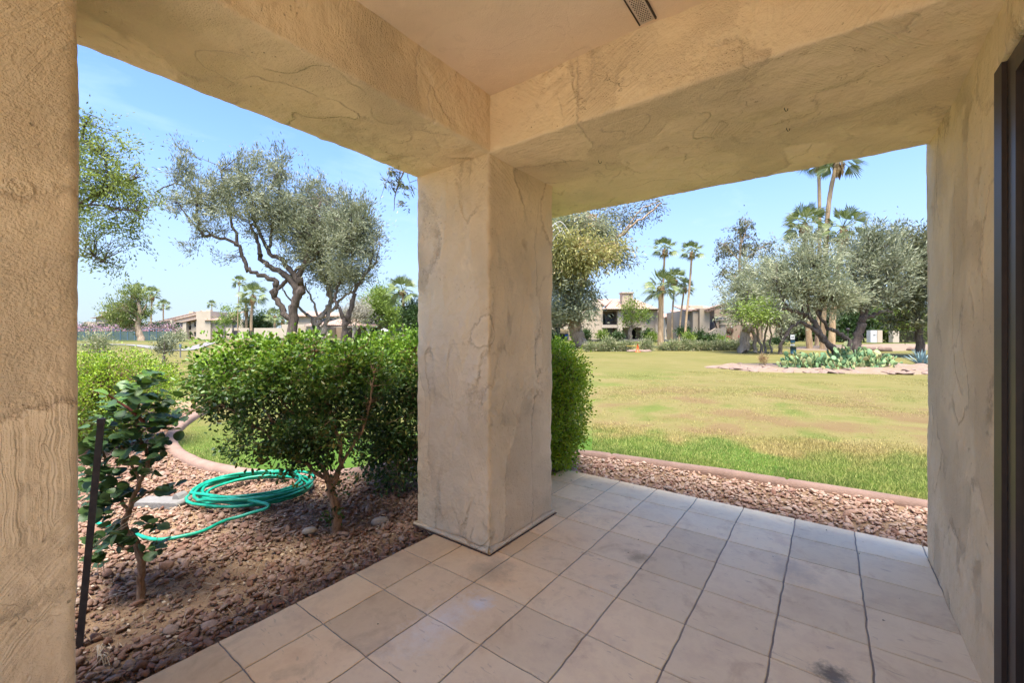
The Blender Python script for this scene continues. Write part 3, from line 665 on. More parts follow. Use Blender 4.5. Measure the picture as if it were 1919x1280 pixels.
# stucco rolled base lip of the pillar
def lip():
    m = MB(); pts = [(X0-.012, Y1, .0), (X0-.014, Y0-.012, .0), (X1+.006, Y0-.012, 0), (X1+.006, Y1+.01, 0)]
    for a, b in zip(pts[:-1], pts[1:]):
        A, B = Vector(a), Vector(b); n = 30; P = []; R = []
        for i in range(n+1):
            p = A.lerp(B, i/n); w = float(vnoise(np.array([p[:]]), 9, 4)[0]); P.append(p+Vector((0, 0, .012+.008*w))); R.append(.013+.007*w)
        m.tube(P, R, 7)
    m.build('base_lip', M['stucco'], c1, True)
    m = MB()
    for a, b in (((X0-.004, Y0-.030, .002), (X1+.02, Y0-.030, .002)), ((X1+.022, Y0-.03, .002), (X1+.022, Y1+.01, .002))):
        m.tube([a, b], .0045, 5)
    m.build('joint_shadow', M['darkwood'], c1)  # brown strip painting the thin shadow along the foot of the lip
lip()
# soffit vent strip
def vent():
    x0, x1, y0, y1, z = -.668, -.603, .9, 1.845, ZC-.006
    f = MB().box(x0-.006, x0, y0, y1, z-.002, z+.006).box(x1, x1+.006, y0, y1, z-.004, z+.006).build('vent', M['bronze2'], ceil)
    m = MB().box(x0, x1, y0, y1, z, z+.005).build('vent_plate', M['vent'], f)
    h = MB(); k = 0; yy = y0+.008
    while yy < y1-.008:
        xx = x0+.012+(.005 if k % 2 else 0)
        while xx < x1-.010:
            h.add([(xx+.0032*math.cos(a), yy+.0032*math.sin(a), z-.0012) for a in [i*math.pi/3 for i in range(6)]], [tuple(range(6))]); xx += .0105
        yy += .0095; k += 1
    h.build('vent_holes', M['dark'], f)
vent()
# rusty hook screws left in the soffit
def hook(u, v, s):
    d = (ZB-CZ)*FPX/(HV-v); p = W(u, d, ZB); m = MB()
    m.tube([p+Vector((0, 0, .01)), p+Vector((0, 0, -.012*s)), p+Vector((.006*s, .006*s, -.022*s)), p+Vector((.013*s, .012*s, -.016*s)), p+Vector((.014*s, .013*s, -.006*s))], .0018*s, 6)
    m.build('hook', M['dark'], house, True)
hook(1122, 300, .9); hook(1470, 200, .9); hook(1474, 238, .9)
# sliding door
def door():
    r = empty('sliding_door', (.5, 2.0, 0)); r.parent = house; r.empty_display_size = .1
    x = .445
    MB().box(-.062, -.035, -.0, .075, 0, 2.12).build('frame', M['bronze2'], r)
    MB().box(-.050, .02, -.075, .0, 0, 2.12).box(-.050, .06, -3.0, -.0755, 2.05, 2.12).build('frame', M['bronze'], r)
    MB().box(-.035, .03, -.155, -.08, .02, 2.045).build('sash', M['bronze'], r)
    MB().box(.0, .012, -3.0, -.157, .02, 2.045).build('curtain', M['bounce_sheet'], r)  # out-of-view pale curtain added to bounce light onto the left pillar
door()
MB().box(.34, .442, -1.0, 1.9, -.004, .02).build('threshold', M['bronze2'], house)

# ------------------------------------------------------------------ foliage generators (everything beyond the patio is built in a frame turned like the camera)
def leaves_arrays(C, T, L, Wd, fold=.0, rg=rng, six=False):
    """C base points, T unit axes, L lengths, Wd half widths"""
    n = len(C); up = rg.normal(size=(n, 3)); S = np.cross(T, up); S /= np.maximum(np.linalg.norm(S, axis=1, keepdims=True), 1e-6)
    N = np.cross(S, T); L = L[:, None]; Wd = Wd[:, None]
    if not six:
        V = np.stack([C, C+T*L*.5+S*Wd+N*Wd*fold, C+T*L, C+T*L*.5-S*Wd+N*Wd*fold], 1)
        return V.reshape(-1, 3), np.arange(4*n).reshape(-1, 4)
    V = np.stack([C, C+T*L*.38+S*Wd*.75+N*Wd*fold, C+T*L*.78+S*Wd*.82+N*Wd*fold, C+T*L*.98-N*L*.05, C+T*L*.78-S*Wd*.82+N*Wd*fold, C+T*L*.38-S*Wd*.75+N*Wd*fold], 1)
    b = np.arange(n)[:, None]*6
    Fq = np.concatenate([b+np.array([[0, 1, 2, 3]]), b+np.array([[0, 3, 4, 5]])], 0)
    return V.reshape(-1, 3), Fq
def unit(v): return v/np.maximum(np.linalg.norm(v, axis=1, keepdims=True), 1e-6)
class Frame:
    def __init__(s, u, d, z=None):
        s.u, s.d = u, d; s.z = gz(d) if z is None else z; s.loc = W(u, d, s.z)
    def p(s, u, v, d=None):                          # photo pixel at depth d -> local x (right), y (away), z (up)
        d = s.d if d is None else d
        return ((u-CX)/FPX*d-(s.u-CX)/FPX*s.d, d-s.d, Zv(v, d)-s.z)
def crown(fr, blobs, ncl, nlf, size, wid, spread, droop, parent, mat, seed, name='crown', young=None, surf=.55, six=False, fold=.3, out=.5, skel=None, twig=None, aniso=(1, 1, 1), minz=None, plume=0.0):
    rg = np.random.default_rng(seed)
    B = []
    for b in blobs:
        u, v, dd, ru, rv, rd = b; d = fr.d+dd; c = fr.p(u, v, d); B.append((*c, ru*d/FPX, rd, rv*d/FPX))
    B = np.array(B); vol = (B[:, 3]*B[:, 4]*B[:, 5])**.75; pk = rg.choice(len(B), ncl, p=vol/vol.sum())
    dr = unit(rg.normal(size=(ncl, 3))); rad = rg.uniform(0, 1, ncl)**surf
    CC = B[pk, :3]+dr*B[pk, 3:]*rad[:, None]
    if minz is not None: CC[:, 2] = np.maximum(CC[:, 2], minz)
    m = rg.poisson(nlf, ncl)+3; idx = np.repeat(np.arange(ncl), m); n = len(idx)
    sp = spread*rg.uniform(.6, 1.5, ncl)[idx]
    off = rg.normal(size=(n, 3))*np.array(aniso)*sp[:, None]
    if plume:
        A = unit(dr*out*.8+rg.normal(size=(ncl, 3))*.45+np.array([0, 0, .75-droop*1.5]))
        k_ = 1-.55*plume; off = rg.normal(size=(n, 3))*sp[:, None]*k_+A[idx]*(rg.normal(size=n)*sp*1.15*plume)[:, None]
        CC = CC*1.0
    C = CC[idx]+off
    T = unit(A[idx]*1.2+rg.normal(size=(n, 3))*.36) if plume else unit(off/np.maximum(sp, 1e-6)[:, None]*out+dr[idx]*out*.6+rg.normal(size=(n, 3))*.55+np.array([0, 0, -droop]))
    L = size*rg.uniform(.6, 1.35, n); Wd = wid*rg.uniform(.7, 1.3, n)
    V, Fq = leaves_arrays(C, T, L, Wd, fold, rg, six)
    at = None
    if young is not None:
        k = 6 if six else 4
        y = np.clip(young(C, rg), 0, 1); at = {'young': np.repeat(y, k)}
    o = meshobj(name, V, Fq, mat, parent, False, at)
    if twig is not None and skel is not None:
        mb, S, tr = twig, np.array(skel), None
        for i in range(ncl):
            c = CC[i]; dd = np.linalg.norm((S-c)*np.array([1, 1, 1.1]), axis=1)+np.maximum(S[:, 2]-c[2], 0)*.8; j = int(np.argmin(dd)); s = S[j]
            if dd[j] < .05*spread: continue
            mid = (s+c)/2+rg.normal(size=3)*dd[j]*.10+np.array([0, 0, dd[j]*.06])
            w = spread*(.045 if not six else .075)
            mb.tube([s, mid, c], [w*1.6, w, w*.4], 4, False)
    return o
def skeleton(fr, mb, branches, jit=.0, seed=0, n=8):
    pts = []; rg = random.Random(seed)
    for br, r0, r1 in branches:
        P = [Vector(fr.p(b[0], b[1], fr.d+(b[2] if len(b) > 2 else 0))) for b in br]
        P = smoothpath(P, 5); m = len(P)
        rad = [(r0+(r1-r0)*(i/(m-1))**.8)*(1+rg.uniform(-.10, .10)) for i in range(m)]
        for i in range(1, m-1): P[i] = P[i]+Vector((rg.gauss(0, jit), rg.gauss(0, jit), rg.gauss(0, jit)))
        mb.tube(P, rad, n)
        for i in range(m//3, m): pts.append(P[i][:])
    return pts
def tree(name, label, cat, u, d, branches, blobs, lm, bm, ncl, nlf, size, wid, spread, droop=.4, group=None, seed=1, young=None, surf=.55, six=False, out=.5, jit=.03, twigs=True, extra=None, plume=1.0, bs=.86, aniso=(1, 1, 1), z=None, fold=.3):
    fr = Frame(u, d, z); root = empty(name, fr.loc, YAW, label, cat, group)
    mb = MB(); sk = skeleton(fr, mb, branches, jit, seed)
    if plume: blobs = [(b[0], b[1]+b[4]*.06, b[2], b[3]*bs, b[4]*bs, b[5]) for b in blobs]
    crown(fr, blobs, ncl, nlf, size, wid, spread, droop, root, lm, seed, young=young, surf=surf, six=six, out=out, skel=sk, twig=mb if twigs else None, aniso=aniso, fold=fold, plume=plume)
    mb.build('trunk', bm, root, True)
    if extra: extra(fr, root)
    return root
def bases(*p): return list(p)

# ---- near shrubs
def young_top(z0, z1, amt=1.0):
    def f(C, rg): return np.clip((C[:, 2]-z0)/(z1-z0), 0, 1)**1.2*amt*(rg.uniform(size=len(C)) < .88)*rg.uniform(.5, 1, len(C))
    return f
tree('large_shrub', 'large green shrub on one gnarled trunk in the gravel left of the middle pillar', 'shrub', 628, 2.79,
     [([(632, 1012), (628, 950), (618, 905)], .034, .026), ([(618, 910), (590, 850), (560, 790), (540, 720), (520, 670)], .018, .006),
      ([(622, 915), (640, 860), (625, 790), (600, 720), (590, 660)], .018, .005), ([(618, 905), (560, 860), (480, 800), (420, 760), (385, 735)], .015, .005),
      ([(560, 860), (520, 800), (470, 740), (430, 690)], .011, .004), ([(620, 900), (660, 840), (690, 770), (700, 700)], .014, .005),
      ([(590, 850), (600, 780), (640, 720), (650, 670)], .010, .004), ([(560, 790), (500, 720), (470, 680), (450, 650)], .008, .003),
      ([(632, 1012, .0), (646, 1000, .0)], .028, .02)],
     [(425, 712, .05, 70, 52, .30), (490, 695, .0, 95, 62, .42), (585, 688, .05, 105, 60, .45), (670, 705, .15, 75, 62, .40), (520, 790, 0, 95, 60, .35), (620, 790, 0, 85, 62, .35), (570, 850, 0, 70, 42, .22), (395, 760, .05, 45, 40, .2), (628, 930, -.01, 14, 60, .04)]+[(380+i*24, 640+7*math.sin(i*2.3), .05*math.sin(i), 9, 15, .07) for i in range(15)],
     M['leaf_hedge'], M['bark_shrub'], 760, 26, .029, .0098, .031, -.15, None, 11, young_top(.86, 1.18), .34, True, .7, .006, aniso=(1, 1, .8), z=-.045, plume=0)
tree('shrub', 'tangled dark shrub half hidden behind the left side of the middle pillar', 'shrub', 745, 3.65,
     [([(745, 905), (740, 850), (728, 790), (715, 720), (700, 670)], .026, .007), ([(742, 870), (760, 800), (775, 730), (780, 680)], .018, .005),
      ([(738, 830), (700, 790), (670, 750), (650, 710)], .014, .004), ([(750, 880), (790, 820), (820, 760)], .016, .005)],
     [(700, 690, 0, 70, 56, .45), (775, 690, .1, 70, 58, .5), (740, 790, 0, 85, 60, .45), (745, 860, -.05, 65, 48, .35), (840, 740, .1, 60, 90, .4)]+[(690+i*17, 637+6*math.sin(i*1.9), .0, 9, 15, .08) for i in range(8)],
     M['leaf_hedge'], M['bark_shrub'], 820, 25, .031, .0105, .042, -.1, None, 12, young_top(.86, 1.18), .36, True, .7, .008, z=-.045, plume=0)
tree('clipped_hedge', 'dense clipped bright green hedge behind the right side of the middle pillar', 'hedge', 1010, 4.05,
     [([(1010, 885), (1010, 820), (1000, 740)], .03, .012), ([(1010, 850), (1040, 780), (1060, 720)], .016, .006)],
     [(985, 765, .0, 85, 115, .45), (1035, 760, 0, 66, 112, .42), (1030, 700, 0, 66, 62, .42), (1040, 830, 0, 42, 48, .3)],
     M['leaf_box'], M['bark_shrub'], 1500, 22, .026, .0085, .036, -.4, None, 13, lambda C, rg: (rg.uniform(size=len(C)) < .8)*.9, .16, True, .8, .01, z=-.045, plume=0)
tree('rounded_hedge', 'rounded light green clipped shrub beyond the broad leaved plant at left', 'hedge', 190, 4.85,
     [([(190, 843), (190, 780), (185, 720)], .03, .01)],
     [(215, 745, .0, 98, 88, .6), (130, 750, 0, 90, 92, .6), (240, 730, 0, 72, 66, .5), (60, 750, 0, 80, 90, .6)],
     M['leaf_box'], M['bark_shrub'], 1300, 24, .024, .008, .045, -.4, None, 14, lambda C, rg: (rg.uniform(size=len(C)) < .6)*.85*np.clip(C[:, 2]/.8, .2, 1), .17, True, .8, .01, z=-.045, plume=0)
# ---- broad leaved plant with round glossy leaves
def jade():
    fr = Frame(268, 2.06, -.04); root = empty('broad_leaved_plant', fr.loc, YAW, 'dark glossy round leaved plant on a crooked stem beside the left pillar', 'plant')
    mb = MB()
    br = [([(268, 1132), (263, 1095), (268, 1060), (252, 1015), (233, 985), (240, 955)], .019, .013), ([(240, 958), (262, 905), (278, 860), (262, 820), (255, 780)], .011, .006),
          ([(240, 958), (215, 920), (200, 880), (190, 830)], .009, .004), ([(262, 905), (240, 860), (228, 835)], .007, .005), ([(262, 820), (285, 790), (310, 775)], .006, .003), ([(255, 790), (262, 745), (268, 712)], .006, .003), ([(255, 1015), (232, 1030), (210, 1005)], .006, .003),
          ([(245, 950), (275, 925), (300, 915)], .006, .003), ([(272, 1045), (285, 1040), (292, 1028)], .005, .003), ([(262, 1000), (285, 985), (300, 975)], .004, .003)]
    skeleton(fr, mb, br, .003, 3, 8); mb.build('stem', M['bark_shrub'], root, True)
    tw = MB(); tw.tube([fr.p(203, 741, 1.98), fr.p(240, 765, 2.0), fr.p(283, 803, 2.05)], [.004, .006, .009], 7); o = tw.build('branch', M['twig_red'], root, True); o['label'] = 'bare reddish branch stub'
    cl = [(280, 712, 24, 16), (262, 735, 30, 20), (300, 755, 26, 18), (215, 752, 30, 18), (235, 785, 36, 22), (200, 790, 34, 22), (300, 790, 26, 15), (320, 785, 14, 12), (185, 830, 30, 24), (225, 835, 30, 22), (270, 820, 26, 20), (295, 840, 22, 18),
          (200, 885, 30, 24), (170, 870, 20, 40), (265, 880, 24, 20), (195, 930, 34, 20), (235, 925, 30, 14), (310, 918, 18, 8), (185, 970, 20, 16), (215, 1000, 22, 12), (165, 940, 16, 40), (290, 1030, 12, 8), (235, 1015, 12, 8), (190, 1020, 18, 14), (285, 985, 14, 8), (250, 760, 20, 16), (175, 1050, 14, 16)]
    rg = np.random.default_rng(5); C = []; T = []; N = []; yg = []
    for (u, v, ru, rv) in cl:
        for k in range(int(12+ru*rv*.035)):
            dd = rg.normal(0, .07); p = np.array(fr.p(u+rg.normal()*ru*.62, v+rg.normal()*rv*.62, 2.06+dd))
            az = rg.uniform(0, 2*np.pi); el = rg.normal(.25, .45)
            C.append(p); T.append((math.cos(az)*math.cos(el), math.sin(az)*math.cos(el), math.sin(el))); yg.append(1.0 if v < 800 and rg.uniform() < .4 else .0)
    C = np.array(C); T = np.array(T); n = len(C); S = np.cross(T, np.array([0, 0, 1])+rg.normal(size=(n, 3))*.35); S = unit(S); NN = np.cross(S, T)
    L = rg.uniform(.028, .062, n); Wd = L*rg.uniform(.40, .5, n)
    ang = np.linspace(0, 2*np.pi, 13)[:-1]; V = [C+T*(L*.52)[:, None]-NN*(L*.03)[:, None]]
    for a in ang:
        r = 1+.0*math.cos(a); l = .5+.5*math.cos(a); V.append(C+T*(L*l)[:, None]+S*(Wd*math.sin(a)*(1-.12*math.cos(2*a)))[:, None]+NN*(L*(.10*math.sin(a)**2-.10*max(0, math.cos(a))))[:, None])
    V = np.stack(V, 1); b = (np.arange(n)*13)[:, None]
    Fq = np.concatenate([b+np.array([[0, 1+k, 1+(k+1) % 12]]) for k in range(12)], 0)
    meshobj('leaves', V.reshape(-1, 3), Fq, M['leaf_jade'], root, True, {'young': np.repeat(yg, 13)})
jade()
def stake():
    fr = Frame(166, 1.80, -.04); r = empty('metal_stake', fr.loc, YAW, 'black square metal stake leaning beside the left pillar', 'stake')
    a = Vector(fr.p(190, 786, 1.80)); b = Vector(fr.p(146, 1150, 1.75)); b.z = -.05
    MB().tube([b, a], .0155, 4).build('post', M['black_metal'], r); MB().tube([a-(a-b).normalized()*.02, a+(a-b).normalized()*.004], .0185, 4).build('collar', M['black_metal'], r)
stake()
def twigs():
    rg = random.Random(4); m = MB()
    for (u0, v0, u1, v1) in [(155, 1045, 250, 975), (160, 1030, 240, 990), (170, 1010, 262, 962), (185, 1030, 183, 1085), (190, 1020, 195, 1080), (155, 1045, 200, 1010)]:
        d = 2.0; a = W(u0, d, Zv(v0, d)); b = W(u1, d+.03, Zv(v1, d)); m.tube([a, (a+b)/2+Vector((0, 0, .006)), b], .0017, 5)
    o = m.build('dead_twigs', M['twig_dry'], None, True); tag(o, 'pale dead twigs caught in the low branches by the left pillar', 'twigs')
    # fallen straw and leaves
    N = 2600; x = rng.uniform(-4.2, -2.05, N); y = rng.uniform(-.3, 3.2, N); k = inpoly(x, y, BED); x, y = x[k], y[k]; n = len(x)
    C = np.stack([x, y, np.maximum(bedz(x, y), -.05)+rng.uniform(.012, .03, n)], -1); a = rng.uniform(0, 6.28, n)
    T = unit(np.stack([np.cos(a), np.sin(a), rng.normal(0, .18, n)], -1)); st = rng.uniform(size=n) < .55
    V, Fq = leaves_arrays(C, T, np.where(st, rng.uniform(.04, .13, n), rng.uniform(.015, .03, n)), np.where(st, .0012, .006), .2)
    tag(meshobj('leaf_litter', V, Fq, M['twig_dry']), kind='stuff')
    # crumbs blown onto the tiles
    m = MB(); r3 = random.Random(21)
    for k in range(46):
        x, y = r3.uniform(-1.95, .4), r3.choice([r3.uniform(.6, 3.45), r3.uniform(2.6, 3.45)]); a = r3.uniform(0, 6.28); L = r3.uniform(.003, .012)
        m.add([(x, y, .003), (x+L*math.cos(a), y+L*math.sin(a), .006), (x+L*1.2*math.cos(a+.5), y+L*1.2*math.sin(a+.5), .003)], [(0, 1, 2)])
    tag(m.build('crumbs', M['darkwood']), kind='stuff')
    m = MB()
    for (u0, v0, u1, v1) in [(568, 1008, 560, 990), (600, 1000, 588, 975), (545, 965, 520, 955), (600, 970, 620, 985)]:
        d = (CZ+.03)*FPX/(v0-HV); a = W(u0+20, d, -.01); b = W(u1+20, d+.1, .02); m.tube([a, b], .003, 5)
    # dry strap leaves at the foot of the left pillar
    m = MB(); d = 1.64
    for k in range(9):
        a0 = W(182+rg.uniform(-3, 3), d, -.035); az = rg.uniform(-.4, 2.6); L = rg.uniform(.07, .13); P = []
        for i in range(7):
            t = i/6; P.append(a0+RV*(math.cos(az)*L*t*.8-.03*t)+FV*(math.sin(az)*L*t*.7)+Vector((0, 0, .055*math.sin(t*2.8))))
        m.tube(P, [.0022, .003, .003, .003, .0026, .002, .001], 4)
    tag(m.build('dry_tuft', M['twig_dry'], None, True), 'small curled tuft of pale dry strap leaves at the foot of the left pillar', 'tuft')
twigs()
def hose():
    c = W(476, 3.42, 0); P = []; rg = random.Random(8)
    spec = [(.46, .0, .0, .3), (.42, .03, .02, 1.2), (.47, -.02, -.02, 2.4), (.38, .06, -.02, .7), (.44, .0, .04, 3.9), (.36, -.04, .0, 5.1), (.46, .03, -.03, .2)]
    N = 26
    for k, (r, ox, oy, ph) in enumerate(spec):
        for i in range(N):
            w = 2*math.pi*i/N-1.9; f = i/N; nr = spec[min(k+1, len(spec)-1)]
            R = r+(nr[0]-r)*f; X = ox+(nr[1]-ox)*f; Y = oy+(nr[2]-oy)*f
            R *= 1+.035*math.sin(2*w+ph)
            x = X+R*math.cos(w)*.93; y = Y+R*math.sin(w)*.76
            P.append(c+RV*x+FV*y+Vector((0, 0, .006+.0105*k+.006*math.sin(3*w+ph))))
    tail = [W(500, 3.02, .055), W(462, 2.95, .01), W(420, 2.88, -.005), (W(380, 2.74, -.01)), W(335, 2.66, -.01), W(300, 2.63, -.012), W(272, 2.66, -.014), W(235, 2.78, -.02), W(170, 2.9, -.02)]
    P = P[:-3]+smoothpath([P[-3]]+tail, 6)
    o = MB().tube(P, .0112, 10).build('garden_hose', M['hose'], None, True)
    f = MB(); f.tube([P[0]-(P[1]-P[0]).normalized()*.035, P[0]], [.017, .0155], 10).build('coupling', M['brass'], o, True)
    tag(o, 'coiled bright green hose lying on the gravel with one end trailing away', 'hose')
hose()
def splash():
    d = 3.22; fr = Frame(300, d, -.045); r = empty('concrete_block', fr.loc, YAW-.12, 'grey concrete splash block lying on the gravel left of the green hose', 'block')
    m = MB().prism([(-.20, 0), (.20, 0), (.205, .045), (.19, .062), (-.17, .052), (-.20, .03)], -.06, .07)
    o = m.build('slab', M['concrete'], r)
    md = o.modifiers.new('b', 'BEVEL'); md.width = .008; md.segments = 2
    MB().prism([(.10, .055), (.165, .06), (.15, .085), (.13, .10), (.11, .095)], .0, .08).build('lug', M['concrete'], r)
splash()

# ------------------------------------------------------------------ trees
tree('leafy_tree', 'light green fine leaved tree reaching in at the far left beside the pillar', 'tree', 40, 10.3,
     [([(40, 765), (45, 600), (60, 480), (70, 400)], .16, .10), ([(60, 480), (110, 400), (160, 376), (215, 345), (262, 330)], .07, .012), ([(70, 400), (110, 330), (150, 260), (170, 215)], .07, .012),
      ([(110, 400), (180, 372), (200, 330), (190, 290)], .03, .01), ([(60, 470), (150, 388), (240, 395), (275, 400)], .04, .008), ([(60, 500), (110, 470), (165, 480), (195, 490)], .04, .008)],
     [(160, 250, 0, 50, 58, 1.2), (190, 320, 0, 75, 55, 1.2), (215, 355, 0, 82, 36, 1.0), (195, 425, 0, 62, 42, 1.1), (175, 480, 0, 38, 34, .8), (60, 350, 0, 100, 150, 1.5), (250, 405, 0, 32, 18, .5), (235, 280, 0, 22, 26, .5)],
     M['leaf_elm'], M['bark_dark'], 560, 30, .085, .015, .16, .55, None, 21, surf=.5, jit=.02)
tree('spreading_tree', 'big leaning grey green tree with dark twisted limbs beyond the left hedge', 'tree', 549, 20,
     [([(546, 684), (547, 627), (553, 577), (562, 545), (558, 520)], .25, .16),
      ([(550, 610), (529, 584), (514, 552), (519, 535), (507, 521), (473, 512), (457, 490), (445, 459), (404, 446), (376, 434), (367, 399), (370, 359)], .15, .05),
      ([(559, 552), (542, 521), (507, 499), (489, 481), (486, 459), (470, 420)], .19, .06), ([(560, 545), (551, 515), (526, 487), (501, 468), (480, 420), (470, 370)], .17, .05),
      ([(514, 552), (530, 530), (560, 505), (600, 470)], .12, .05), ([(445, 459), (430, 400), (420, 350), (410, 310)], .07, .03), ([(370, 359), (340, 345), (310, 350), (290, 360)], .05, .02), ([(376, 434), (350, 400), (330, 380)], .05, .02),
      ([(558, 520), (580, 470), (590, 420), (600, 370)], .14, .04), ([(501, 468), (520, 400), (525, 340)], .08, .03)],
     [(385, 365, 0, 58, 36, 1.4), (440, 340, 0, 60, 40, 1.6), (500, 345, 0, 56, 52, 1.8), (480, 400, 0, 78, 50, 2.0), (545, 400, 0, 64, 58, 2.0), (330, 372, 0, 50, 26, 1.0), (350, 310, 0, 26, 34, .7), (395, 425, 0, 40, 26, 1), (520, 310, 0, 32, 34, 1.0), (590, 440, 0, 56, 50, 1.8), (560, 480, 0, 40, 30, 1.4), (360, 455, 0, 20, 16, .5), (425, 480, 0, 30, 14, .8), (465, 300, 0, 26, 26, .8)],
     M['leaf_olive'], M['bark_dark'], 500, 58, .18, .019, .25, .15, None, 22, surf=.52, out=.7, jit=.05)
tree('multi_trunk_tree', 'grey green tree on several slanting pale trunks right of the big leaning tree', 'tree', 600, 21,
     [([(596, 682), (592, 620), (600, 598), (612, 582), (622, 560), (606, 520), (600, 480)], .17, .06), ([(612, 682), (607, 630), (612, 600), (618, 575), (612, 540)], .15, .07), ([(590, 640), (585, 600), (570, 585), (545, 565), (530, 540)], .12, .03),
      ([(615, 590), (640, 560), (660, 545), (668, 520)], .09, .03), ([(600, 600), (585, 560), (572, 530)], .07, .03), ([(575, 640), (592, 600), (610, 580)], .1, .06), ([(612, 540), (640, 480), (650, 430)], .08, .03)],
     [(600, 480, 0, 50, 44, 1.6), (640, 450, 0, 48, 62, 1.7), (590, 400, 0, 40, 50, 1.4), (620, 520, 0, 46, 36, 1.3), (640, 385, 0, 34, 36, 1.0), (575, 350, 0, 20, 36, .6), (605, 350, 0, 14, 36, .5), (560, 440, .5, 40, 40, 1.2)],
     M['leaf_olive'], M['bark_grey'], 380, 54, .17, .019, .26, .2, None, 23, surf=.52, out=.7, jit=.05)
tree('forked_tree', 'grey green tree on a slim dark forked trunk left of the middle pillar', 'tree', 645, 19,
     [([(645, 686), (645, 627), (655, 590), (660, 560), (668, 540), (689, 509), (700, 470)], .17, .05), ([(647, 620), (640, 590), (629, 568), (632, 540), (640, 500)], .11, .05), ([(668, 540), (660, 500), (668, 440)], .08, .03), ([(689, 509), (705, 490), (712, 460)], .05, .02)],
     [(670, 440, 0, 46, 60, 1.5), (650, 510, 0, 44, 34, 1.3), (695, 480, 0, 26, 50, 1.0), (660, 380, 0, 34, 36, 1.0), (690, 410, 0, 22, 50, .8), (640, 440, 0, 40, 50, 1.4), (675, 520, 0, 36, 22, 1.)],
     M['leaf_olive'], M['bark_dark'], 290, 50, .16, .018, .25, .25, None, 24, surf=.52, out=.7, jit=.04)
# eucalyptus whose trunk stands behind the middle pillar: one bough shows at the pillar's top left
tree('gum_tree', 'drooping dark gum tree bough hanging at the top left of the middle pillar', 'tree', 900, 11.5,
     [([(900, 740), (905, 560), (900, 400), (880, 250)], .17, .10), ([(892, 350), (830, 290), (780, 300), (755, 325), (742, 360), (738, 395)], .05, .008), ([(790, 298), (765, 320), (768, 345)], .02, .006), ([(757, 325), (735, 322), (722, 345), (712, 375)], .014, .004), ([(880, 250), (940, 180), (1000, 150)], .08, .03), ([(880, 250), (850, 150), (830, 100)], .08, .03)],
     [(900, 130, 0, 130, 110, 1.6), (850, 330, 0, 30, 40, .6)],
     M['leaf_euc'], M['bark_dark'], 110, 17, .13, .014, .13, .9, None, 25, surf=.7, jit=.01, extra=lambda fr, root: crown(fr, [(752, 345, 0, 18, 20, .2), (730, 340, 0, 14, 20, .2), (757, 383, 0, 15, 14, .2), (735, 322, 0, 16, 8, .2)], 26, 14, .13, .014, .06, .9, root, M['leaf_euc'], 251, surf=.8, plume=.8))
def dead(fr, root):
    m = MB()
    for k, (a, b, c) in enumerate([((1030, 440), (1048, 425), (1062, 445)), ((1028, 430), (1050, 415), (1070, 440)), ((1025, 440), (1042, 420), (1055, 455)), ((1030, 460), (1052, 432), (1058, 470))]):
        m.tube(smoothpath([fr.p(*a, fr.d-4), fr.p(*b, fr.d-4), fr.p(*c, fr.d-4)], 5), np.linspace(.06, .02, 11), 5)
    o = m.build('dead_branches', M['white'], root, True); o['label'] = 'bleached bare drooping branches'
tree('shaggy_tree', 'huge shaggy olive and yellow tree with a thick tan trunk right of the middle pillar', 'tree', 1085, 44,
     [([(1090, 652), (1082, 630), (1076, 600), (1078, 570), (1090, 530), (1110, 480)], .80, .40), ([(1078, 580), (1055, 540), (1040, 480)], .4, .15), ([(1088, 530), (1130, 470), (1165, 440), (1195, 415), (1240, 380)], .30, .06), ([(1120, 480), (1150, 465), (1180, 468)], .16, .05), ([(1110, 480), (1115, 430), (1120, 400)], .3, .1),
      ([(1165, 440), (1200, 395), (1235, 375)], .10, .03), ([(1080, 600), (1100, 590), (1120, 585)], .14, .05), ([(1072, 600), (1062, 590), (1045, 578)], .14, .05)],
     [(1060, 520, 0, 50, 60, 4), (1080, 570, 0, 44, 40, 3.5), (1035, 590, 0, 40, 36, 3), (1110, 440, 0, 50, 44, 3), (1020, 480, 0, 50, 80, 4), (1060, 420, 0, 50, 34, 3)],
     M['leaf_grey'], M['bark_tan'], 520, 46, .42, .06, .70, .6, None, 26, surf=.5, jit=.08,
     extra=lambda fr, root: (dead(fr, root), crown(fr, [(1075, 490, -3, 50, 24, 2), (1110, 475, -3, 45, 16, 2), (1150, 470, -3, 32, 12, 1.5), (1060, 460, -3, 40, 30, 2)], 150, 46, .42, .06, .6, .5, root, M['leaf_yellow'], 261),
                             crown(fr, [(1130, 420, 1, 44, 28, 2), (1180, 405, 1, 44, 16, 1.5), (1225, 385, 1, 28, 12, 1), (1140, 450, 1, 30, 24, 2), (1160, 480, 0, 26, 20, 1.2)], 150, 30, .36, .045, .55, .4, root, M['leaf_euc'], 262)))
tree('small_dark_tree', 'small dark tree with spreading bare limbs under the shaggy tree beside the middle pillar', 'tree', 1047, 50,
     [([(1047, 645), (1046, 620), (1052, 600)], .3, .2), ([(1046, 622), (1036, 605), (1030, 595)], .2, .08), ([(1048, 615), (1062, 608), (1075, 600)], .14, .05)], [(1045, 592, 0, 28, 14, 2), (1030, 596, 0, 20, 12, 2)],
     M['leaf_olive'], M['bark_dark'], 70, 30, .34, .05, .5, .2, None, 27)
